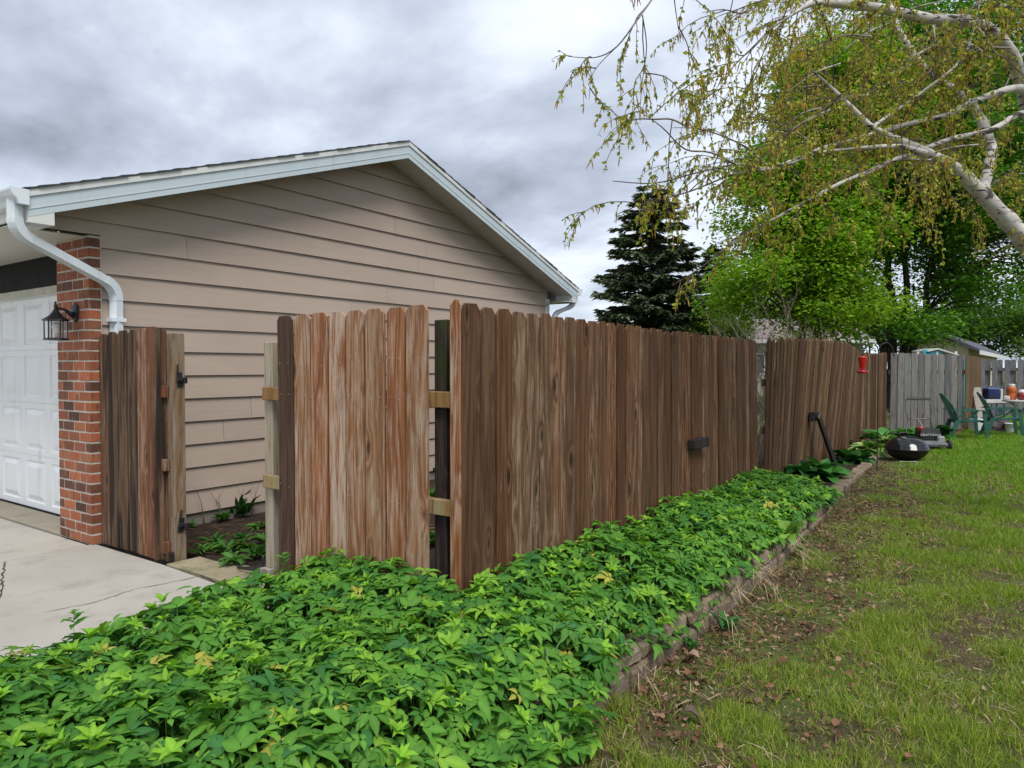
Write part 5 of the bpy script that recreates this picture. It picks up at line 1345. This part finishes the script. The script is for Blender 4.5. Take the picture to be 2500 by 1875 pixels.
def broad_tree(name, label, base, lobes, stems, clumps, per, size, cols, seed, spread=.5, group='trees behind the fences', trunk_r=.2):
    """lobes: ellipsoids (centre, radii) that the crown fills, shell first; stems: lean offsets of the trunks"""
    rnd = random.Random(seed); base = Vector(base); t = thing(name, label, 'tree', base, 0, group); C = []; W = [r[0]*r[1]*r[2] for c, r in lobes]
    while len(C) < clumps:
        c, r = rnd.choices(lobes, W)[0]; v = Vector((rnd.gauss(0, 1), rnd.gauss(0, 1), rnd.gauss(0, 1))).normalized() * (rnd.random() ** .42)
        p = Vector(c) + Vector((v.x*r[0], v.y*r[1], v.z*r[2])); k = noise.noise(p * .7 + Vector((seed, 0, 0)))
        if k < -.05: continue
        C.append(p)
    top = max(p.z for p in C); tr = []; anchors = []
    for (dx, dy, hz) in stems:
        e = base + Vector((dx, dy, hz)); pts = curve(base + Vector((dx*.12, dy*.12, -.1)), e, .0, 8, .02, rnd); r0 = trunk_r * rnd.uniform(.7, 1)
        tr.append((pts, [r0 * (1 - .75*i/8) for i in range(9)])); anchors += [(p, r0*(1 - .75*i/8)) for i, p in enumerate(pts) if i > 1]
    for p in C[::3]:
        a, r = min(anchors, key=lambda q: (q[0] - p).length + max(0, q[0].z - p.z) * 2.5)
        tr.append((curve(a, p, .06, 5, .04, rnd), [max(.008, min(r*.6, .07) * (1 - .85*i/5)) for i in range(6)]))
    tubes('trunk', tr, M['bark'], t, base); leaves('crown', [tuple(p) for p in C], spread, per, size, cols, M['leaf_tree'], t, tuple(base), seed)
    return t
def G0(px, t): p = at(px, 900, t); p.z = 0; return p
def lob(px, py, t, rx, ry, rz): p = at(px, py, t); return (tuple(p), (rx, ry, rz))
# bright maple left of the big dark one
broad_tree('maple_tree', 'bright spring green tree behind the fence, left of the dark maple', G0(1985, 22.5),
    [lob(1960, 560, 22.5, 2.6, 2.6, 2.5), lob(1860, 720, 22, 1.5, 1.8, 1.1), lob(1990, 400, 22.5, 2.1, 2.2, 2.2), lob(2080, 300, 23, 2.4, 2.2, 2.2), lob(1930, 470, 22.5, 1.7, 1.8, 1.8), lob(2040, 190, 23, 2.0, 2, 1.6), lob(2010, 750, 21.5, 1.9, 2, 1.0), lob(1930, 640, 21.5, 2.2, 2, 1.4)],
    [(.3, .4, 6.5), (-.7, .2, 5.0)], 1050, 120, .135, ((.12, .27, .022), (.30, .46, .035)), 201, .42)
broad_tree('maple_tree', 'large dark green maple with several dark stems behind the grey fence', G0(2195, 25),
    [lob(2200, 430, 25, 4.2, 4.2, 3.2), lob(2330, 560, 24.5, 3.0, 3, 2.2), lob(2080, 600, 24, 2.0, 2.4, 1.6), lob(2390, 690, 24.5, 2.0, 2.4, 1.2), lob(2230, 200, 25.5, 4.4, 3.8, 3.0), lob(2080, 790, 23.5, 1.3, 1.8, .6), lob(2250, 800, 23.5, 1.2, 1.5, .5), lob(2420, 420, 25.5, 2.6, 3, 2.6)],
    [(-.5, .3, 7.5), (.35, -.2, 8.5), (1.2, .3, 7.0), (-1.3, .2, 6.0)], 1400, 120, .145, ((.05, .165, .016), (.14, .31, .026)), 202, .46, trunk_r=.22)
broad_tree('leafy_tree', 'yellow green tree beyond the far grey fence at the right edge', G0(2530, 62),
    [lob(2525, 800, 62, 3.0, 2.4, 2.6), lob(2600, 740, 63, 3.6, 3, 4)], [(.3, 0, 4)], 260, 110, .17, ((.17, .28, .035), (.36, .43, .055)), 203, .55)
broad_tree('leafy_tree', 'pale green bush rising between spruce and bright tree', G0(1770, 30),
    [lob(1745, 800, 30, 1.4, 1.4, .9), lob(1650, 835, 29, 1.0, 1.2, .5)], [(.1, 0, 1.8)], 90, 100, .13, ((.15, .28, .04), (.28, .4, .05)), 204, .4, trunk_r=.08)
broad_tree('leafy_tree', 'dim green tree far behind the maples and houses', G0(2120, 60),
    [lob(2050, 780, 60, 5, 4, 3.2), lob(2260, 800, 62, 5, 4, 2.6), lob(1900, 800, 60, 4, 4, 2.2), lob(2420, 790, 62, 4, 4, 3.2)], [(.1, 0, 4), (4, 2, 4), (-4, 0, 4)], 200, 120, .34, ((.04, .11, .02), (.09, .17, .03)), 205, .9, trunk_r=.2)
# spruces
def spruce(px, t, top_py, width, label, seed, n_w=30):
    rnd = random.Random(seed); b = G0(px, t); top = at(px, top_py, t).z; T = thing('spruce_tree', label, 'tree', b, 0, 'trees behind the fences')
    tr = [([b + Vector((0, 0, -.1)), b + Vector((.03, 0, top*.5)), b + Vector((0, 0, top))], [.18, .11, .02])]; pos = []; fw = []; sc = []
    for w in range(n_w):
        f = w / n_w; z = .55 + (top - .6) * f; Lr = width/2 * ((1 - f)**.40) * (1.0 if f > .12 else .9) * (1 if f < .93 else .8)
        for k in range(int(17 - 7*f)):
            a = rnd.uniform(0, 6.283); L = Lr * rnd.uniform(.62, 1.10); zz = z + rnd.uniform(-.18, .18)
            pts = [b + Vector((math.cos(a)*L*s, math.sin(a)*L*s, zz - (.30*L*s - .22*L*s*s))) for s in (0, .35, .7, 1)]
            tr.append((pts, [.028, .02, .012, .005]))
            nn = int(50 + 110 * L / max(.6, width/2))
            for q in range(nn):
                s = rnd.random()**.6; i = min(2, int(s * 3)); p = pts[i].lerp(pts[i+1], s*3 - i); side = rnd.uniform(-1, 1)
                d = Vector((math.cos(a + side*1.1), math.sin(a + side*1.1), rnd.uniform(-.45, .12))); pos.append(tuple(p - b + Vector((rnd.uniform(-.05, .05), rnd.uniform(-.05, .05), rnd.uniform(-.08, .02))))); fw.append(tuple(d)); sc.append(rnd.uniform(.22, .44) * (.75 + .4*(1 - f)))
    tubes('trunk', tr, M['bark'], T, b)
    r = np.random.default_rng(seed); pos, fw, sc = map(np.array, (pos, fw, sc)); X, Y, Z = frames(fw, r.normal(0, .5, (len(pos), 3)) + np.array((0, 0, 1.0)))
    V, F = inst(KITE, KITE_F, pos, X, Y, Z, np.stack([sc*.5, sc, sc], 1)); c = np.array((.075, .105, .055)) * r.uniform(.5, 1.7, (len(pos), 1)); tip = r.random(len(pos)) < .25; c[tip] = np.array((.17, .20, .12)) * r.uniform(.8, 1.3, (tip.sum(), 1))
    big('crown', V, F, np.repeat(c, 4, 0), M['needle'], T, b)
spruce(1590, 30, 445, 5.9, 'dense dark spruce rising behind the long brown fence', 211)
spruce(1745, 42, 590, 4.4, 'darker spruce half hidden between the first spruce and bright tree', 212, 24)
# bare shrub behind the fence
def shrub(p, n, h, label, seed, spread=1.0):
    rnd = random.Random(seed); p = Vector(p); lst = []
    for i in range(n):
        a = rnd.uniform(0, 6.28); L = h * rnd.uniform(.6, 1.05); o = Vector((rnd.uniform(-.25, .25), rnd.uniform(-.25, .25), 0)) * spread
        e = p + o + Vector((math.cos(a)*L*.38*spread, math.sin(a)*L*.38*spread, L)); pts = curve(p + o, e, .0, 6, .03, rnd); lst.append((pts, [.014 * (1 - .8*k/6) for k in range(7)]))
        for q in range(7):
            k = rnd.randint(2, 5); s = pts[k].lerp(pts[k+1], rnd.random()); d = (e - p - o).normalized() + Vector((rnd.uniform(-1, 1), rnd.uniform(-1, 1), rnd.uniform(-.2, .6))) * .9
            l2 = L * rnd.uniform(.12, .34); pt2 = curve(s, s + d.normalized() * l2, .0, 4, .05, rnd); lst.append((pt2, [.006, .005, .004, .003, .0025]))
            if rnd.random() < .5: s2 = pt2[2]; lst.append((curve(s2, s2 + (d + Vector((rnd.uniform(-1, 1), rnd.uniform(-1, 1), .3))).normalized() * l2 * .6, 0, 3, .05, rnd), [.004, .003, .003, .002]))
    t = thing('bare_shrub', label, 'shrub', p, 0, 'bare shrubs behind the fence'); tubes('stems', lst, M['shrub_bark'], t, p)
    r = np.random.default_rng(seed); tips = [l[0][-1] for l in lst if l[1][0] < .01]; tips = [tuple(x) for x in tips if r.random() < .5]
    _b = leaves('buds', tips, .05, 2, .035, ((.12, .16, .03), (.26, .22, .08)), M['leaf_tree'], t, tuple(p), seed); _b['kind'] = 'stuff'
for i, (px, t_, n, h, lab) in enumerate(((1800, 13.0, 14, 2.30, 'leafless pale shrub behind the fence in front of the mauve roof'), (1895, 13.5, 16, 2.6, 'taller leafless shrub behind the gap between the fence panels'), (1845, 11.0, 14, 1.9, 'leafless tangled shrub showing through the fence gap'), (1985, 14.5, 10, 2.2, 'leafless pale shrub beside the leaning fence'))):
    p = G0(px, t_); p.x = min(p.x, FX - .55); shrub(p, n, h, lab, 221 + i)

# ------------------------------------------------------------------ birch
def birch():
    rnd = random.Random(231); Z6 = lambda zx, zy, t, r: (at(1350 + zx/1.9235, zy/1.9235, t), r)
    base = at(2800, 1300, 6.9); base.z = lawn_z(0, 5) - .05
    T = thing('birch_tree', 'white barked birch leaning in from the right with yellow catkins', 'tree', base)
    main = []
    def br(l): main.append(l)
    br([(base, .15), (at(2740, 1000, 6.7), .13), (at(2620, 760, 6.5), .105)] + [Z6(2212, 1130, 6.3, .082), Z6(2060, 960, 6.2, .068), Z6(1900, 800, 6.1, .055), Z6(1780, 730, 6.05, .042), Z6(1700, 690, 6.0, .036), Z6(1580, 640, 5.95, .028), Z6(1490, 590, 5.9, .024), Z6(1410, 510, 5.9, .018), Z6(1290, 395, 5.9, .011), Z6(1180, 300, 5.9, .006)])
    br([Z6(1720, 735, 6.02, .026), Z6(1640, 735, 6.0, .022), Z6(1500, 800, 5.9, .019), Z6(1350, 860, 5.8, .016), Z6(1180, 950, 5.7, .013), Z6(1000, 1050, 5.65, .010), Z6(860, 1130, 5.6, .008), Z6(690, 1260, 5.55, .005), Z6(560, 1340, 5.5, .003)])
    br([Z6(1750, 720, 6.0, .03), Z6(1640, 690, 5.95, .024), Z6(1510, 690, 5.9, .020), Z6(1400, 700, 5.9, .014), Z6(1240, 720, 5.9, .012), Z6(1050, 790, 5.8, .010), Z6(860, 815, 5.7, .008), Z6(640, 900, 5.6, .006), Z6(420, 960, 5.5, .004), Z6(290, 1010, 5.45, .0025)])
    br([Z6(2240, 520, 6.66, .05), Z6(2225, 440, 6.55, .042), Z6(2160, 415, 6.4, .035), Z6(1980, 475, 6.3, .030), Z6(1850, 540, 6.2, .026), Z6(1640, 590, 6.1, .023), Z6(1400, 660, 6.0, .019), Z6(1250, 700, 5.9, .015), Z6(1020, 790, 5.8, .012), Z6(880, 770, 5.75, .010), Z6(680, 810, 5.7, .007), Z6(480, 860, 5.6, .005), Z6(280, 850, 5.5, .003)])
    br([Z6(2290, 620, 6.7, .035), Z6(2212, 530, 6.5, .03), Z6(2060, 610, 6.4, .027), Z6(1880, 650, 6.2, .024), Z6(1740, 700, 6.05, .02)])
    br([Z6(2020, 900, 6.2, .05), Z6(2050, 760, 6.4, .046), Z6(2060, 690, 6.5, .045), Z6(2000, 540, 6.7, .042), Z6(1900, 430, 6.9, .038), Z6(1740, 310, 7.1, .034), Z6(1620, 130, 7.3, .028), Z6(1560, -60, 7.4, .022)])
    br([(at(2738, 1000, 6.72), .11), (at(2680, 720, 6.8), .095), (at(2610, 500, 6.75), .08), Z6(2250, 560, 6.68, .066), Z6(2212, 430, 6.6, .06), Z6(2150, 250, 6.4, .054), Z6(2050, 140, 6.3, .050), Z6(1930, 95, 6.2, .047), Z6(1780, 90, 6.1, .044), Z6(1550, 42, 6.0, .039), Z6(1400, 22, 5.9, .038), Z6(1230, 15, 5.8, .028), Z6(1120, 70, 5.7, .012), Z6(1000, 150, 5.6, .006)])
    br([Z6(1510, 590, 5.95, .014), Z6(1750, 420, 6.0, .012), Z6(1930, 265, 6.1, .011), Z6(1990, 60, 6.2, .009), Z6(2030, -60, 6.3, .006)])
    br([Z6(1650, 300, 6.0, .006), Z6(1780, 220, 6.2, .012), Z6(1930, 200, 6.4, .014), Z6(2050, 270, 6.5, .016)])
    # limbs hanging in from above the picture
    br([Z6(640, -260, 5.0, .012), Z6(520, -80, 4.95, .010), Z6(400, 90, 4.9, .008), Z6(300, 220, 4.9, .006), Z6(200, 270, 4.9, .004), Z6(70, 265, 4.9, .002)])
    br([Z6(420, 70, 4.9, .005), Z6(440, 220, 4.9, .004), Z6(420, 380, 4.9, .003), Z6(405, 560, 4.9, .002)])
    br([Z6(560, -100, 4.95, .006), Z6(575, 40, 4.95, .004), Z6(600, 200, 4.95, .002)])
    br([Z6(300, 220, 4.9, .004), Z6(190, 340, 4.9, .003), Z6(170, 470, 4.9, .002)])
    for (x0, y0, x1, y1, x2, y2, t) in ((1180, 0, 960, 200, 740, 450, 6.6), (1300, 40, 1050, 330, 830, 500, 7.2), (1150, -40, 900, 60, 700, 60, 6.2), (1350, 300, 1120, 420, 980, 560, 7.0), (1100, 120, 900, 260, 760, 240, 6.8), (1600, 100, 1350, 250, 1150, 480, 7.8), (1700, 300, 1500, 420, 1330, 660, 7.6), (1500, -60, 1300, 160, 1180, 400, 8.2), (1900, 200, 1700, 420, 1620, 640, 7.4), (2100, 150, 2000, 350, 1900, 560, 7.0), (2212, 250, 2120, 420, 2080, 600, 7.2), (1250, 720, 1100, 600, 900, 560, 6.2), (1020, 790, 800, 640, 560, 600, 5.9), (860, 770, 620, 700, 400, 520, 5.7), (1450, 30, 1500, 250, 1450, 450, 6.6), (1780, 90, 1800, 260, 1760, 430, 6.4), (1950, 100, 2080, 250, 2180, 330, 6.0), (640, 600, 480, 560, 300, 590, 5.6)):
        br([Z6(x0, y0, t, .011), Z6((x0 + x1)/2, (y0 + y1)/2 - 20, t - .05, .009), Z6(x1, y1, t - .1, .007), Z6((x1 + x2)/2, (y1 + y2)/2 - 15, t - .12, .005), Z6(x2, y2, t - .15, .002)])
    rx = random.Random(77)
    for i in range(26):      # finer hanging limbs filling the crown
        x0 = rx.uniform(1150, 2400); y0 = rx.uniform(-150, 560) if x0 < 1700 else rx.uniform(-100, 900); t0 = rx.uniform(5.2, 8.4); x1 = x0 - rx.uniform(120, 380); y1 = y0 + rx.uniform(60, 260)
        if y1 > 1150: continue
        br([Z6(x0, y0, t0, .009), Z6((x0 + x1)/2, (y0 + y1)/2 - 40, t0 - .1, .007), Z6(x1, y1, t0 - .2, .003)])
    wood_ = []; lp = []; lf = []; cp_ = []
    def smooth(l):
        P = [p for p, r in l]; Rr = [r for p, r in l]; out = []; ro = []
        for i in range(len(P) - 1):
            p0, p1, p2, p3 = P[max(0, i-1)], P[i], P[i+1], P[min(len(P)-1, i+2)]
            for k in range(4):
                f = k / 4; out.append(.5 * ((2*p1) + (p2 - p0)*f + (2*p0 - 5*p1 + 4*p2 - p3)*f*f + (3*p1 - p0 - 3*p2 + p3)*f**3)); ro.append(Rr[i]*(1 - f) + Rr[i+1]*f)
        return out + [P[-1]], ro + [Rr[-1]]
    def foliage(pts, dens=1.0):
        L = sum((b - a).length for a, b in zip(pts, pts[1:])); n = max(2, int(L / .024 * dens))
        for q in range(n):
            s = rnd.random() * (len(pts) - 1); i = int(s); p = pts[i].lerp(pts[i+1], s - i)
            lp.append(tuple(p)); lf.append((rnd.gauss(0, .6), rnd.gauss(0, .6), rnd.uniform(-1.3, .1)))
            if rnd.random() < .24: cp_.append(tuple(p))
    def twig(s, d, L, depth):
        n = 5; pts = [s]; dd = d.normalized()
        for i in range(n):
            dd = (dd + Vector((rnd.uniform(-.25, .25), rnd.uniform(-.25, .25), rnd.uniform(-.25, .08) - .10 * i / n * (1 + depth)))).normalized(); pts.append(pts[-1] + dd * L / n)
        r0 = (.0045 if depth == 0 else .0026); wood_.append((pts, [r0 * (1 - .6*i/n) + .0006 for i in range(n + 1)]))
        if depth == 0:
            for q in range(int(3 + L * 5)):
                k = rnd.randint(1, n - 1); s2 = pts[k].lerp(pts[k+1], rnd.random()); d2 = dd + Vector((rnd.uniform(-1, 1), rnd.uniform(-1, 1), rnd.uniform(-.9, .5))) * 1.1; twig(s2, d2, rnd.uniform(.12, .34) * (1 if s2.z > 2.5 else .6), 1)
            foliage(pts[2:], .7)
        else: foliage(pts, 1.0)
    for l in main:
        pts, ro = smooth(l); wood_.append((pts, ro))
        for i in range(len(pts) - 1):
            r = ro[i]
            if r > .034 and rnd.random() > .45: continue
            seg = (pts[i+1] - pts[i]); nt = seg.length / (.13 if r < .012 else .19)
            for q in range(int(nt) + (rnd.random() < nt % 1)):
                s = pts[i] + seg * rnd.random(); d = seg.normalized() * rnd.uniform(.2, .9) + Vector((rnd.uniform(-1, 1), rnd.uniform(-1, 1), rnd.uniform(-.6, .9))) * .8
                low = sstep(1.9, 2.9, s.z + .0) * sstep(.02, .22, s.dot(CR) / s.dot(Vector((-math.sin(YAW), math.cos(YAW), 0)))); u_ = s.dot(CR) / s.dot(Vector((-math.sin(YAW), math.cos(YAW), 0)))
                if u_ < .36 and rnd.random() < .48: continue
                twig(s, d, rnd.uniform(.30, .85) * (.55 if r < .004 else 1) * (.3 + .7 * low), 0)
    tubes('trunk', wood_, M['birch'], T, base, twig=(.012, .005))
    r = np.random.default_rng(232); P = np.array(lp) - np.array(base); fw = np.array(lf); n = len(P); X, Y, Zv = frames(fw, r.normal(0, 1, (n, 3)) + np.array((.3, -.3, .6))); s = r.uniform(.021, .043, n)
    V, F = inst(KITE, KITE_F, P, X, Y, Zv, np.stack([s*1.1, s, s], 1)); t = r.random((n, 1)); c = np.array((.24, .32, .03))*(1 - t) + np.array((.50, .47, .06))*t
    big('crown', V, F, np.repeat(c, 4, 0), M['leaf_birch'], T, base)
    P = np.array(cp_) - np.array(base); n = len(P); fw = np.stack([r.normal(0, .18, n), r.normal(0, .18, n), -np.ones(n)], 1); X, Y, Zv = frames(fw, r.normal(0, 1, (n, 3)))
    ring = [(math.cos(a), math.sin(a)) for a in (0, 2.094, 4.189)]; K = np.array([(x*w, f, y*w) for f, w in ((0, .35), (.5, 1), (1, .3)) for x, y in ring]); KF = np.array([(i*3 + j, i*3 + (j+1) % 3, i*3 + 3 + (j+1) % 3, i*3 + 3 + j) for i in range(2) for j in range(3)])
    L = r.uniform(.04, .085, n); V, F = inst(K, KF, P, X, Y, Zv, np.stack([np.full(n, .0055), L, np.full(n, .0055)], 1)); c = np.array((.62, .40, .08)) * r.uniform(.6, 1.2, (n, 1))
    big('catkins', V, F, np.repeat(c, 9, 0), M['leaf_birch'], T, base)
    print('birch', len(lp), len(cp_), len(wood_))
birch()

# ------------------------------------------------------------------ houses beyond
def far_house(p, rz, L, D, eave, ridge, wall, roof, label, chimney=None, windows=()):
    t = thing('house', label, 'house', p, rz); W = MB().prism([(0, 0), (D, 0), (D, eave), (D/2, ridge - .12), (0, eave)], 0, 0, L).build('wall', M[wall], t, world=False)
    rf = MB(); s = (ridge - eave) / (D/2); o = .45
    for a in (0, 1):
        y0, y1 = (-o, D/2) if a == 0 else (D + o, D/2); rf.prism([(y0, eave - s*o), (y1, ridge), (y1, ridge + .14), (y0, eave - s*o + .14)], 0, -.4, L + .4)
    r = rf.build('roof', M[roof], t, world=False)
    MB().box((-.42, -o - .04, eave - s*o - .10), (L + .42, -o, eave - s*o + .10)).build('fascia', M['trim'], t, world=False)
    for (x0, x1, z0, z1) in windows:
        w = MB().box((x0, -.03, z0), (x1, .0, z1)).build('window', M['trim'], t, world=False); MB().box((x0 + .07, -.045, z0 + .07), (x1 - .07, -.032, z1 - .07)).build('pane', M['slate_roof'], w, world=False)
    if chimney: MB().cbox(chimney[0], chimney[1], .01).build('chimney', M[wall], r, world=False)
    return t
pA = G0(1716, 37.0)
far_house(pA, YAW - .04, 8.2, 7.0, 2.95, 4.05, 'beige_brick', 'mauve_roof', 'low beige house with a mauve grey roof behind the bare shrubs', ((-.30, .3, 2.4), (.45, 1.5, 4.12)), ((2, 3.2, 1.1, 2.2), (5, 6.4, 1.1, 2.2)))
pB = G0(2364, 33.0); _e = G0(2434, 50.0)
far_house(pB, math.atan2((_e - pB).y, (_e - pB).x), (_e - pB).length, 2.4, 2.40, 3.05, 'cream_wall', 'slate_roof', 'cream house with a slate roof beyond the far grey fence', None, ((6, 7.2, .9, 1.7),))
# turquoise canopy seen above and through the grey fence
cpn = at(2262, 900, 19.6); cpn.z = 0; can = thing('pool_canopy', 'turquoise panelled pool canopy with a white roof edge behind the grey fence', 'canopy', cpn, YAW - .10)
MB().prism([(.0, 1.93), (.28, 1.99), (.85, 1.80), (.85, 1.77), (.28, 1.95), (.0, 1.89)], 1, -.05, .9).build('roof_edge', M['white_plastic'], can, world=False)
for i in range(4): MB().box((-.55 + i*.47, .02, .3), (-.35 + i*.47, .06, 1.75 if i != 1 else 1.95)).build('panel', M['turquoise'], can, world=False)
for i in range(3): MB().box((-.25 + i*.5, .0, 0), (-.20 + i*.5, .05, 1.9)).build('post', M['white_plastic'], can, world=False)
MB().box((.0, .02, 1.72), (.4, .05, 1.90)).build('valance', M['turquoise'], can, world=False)
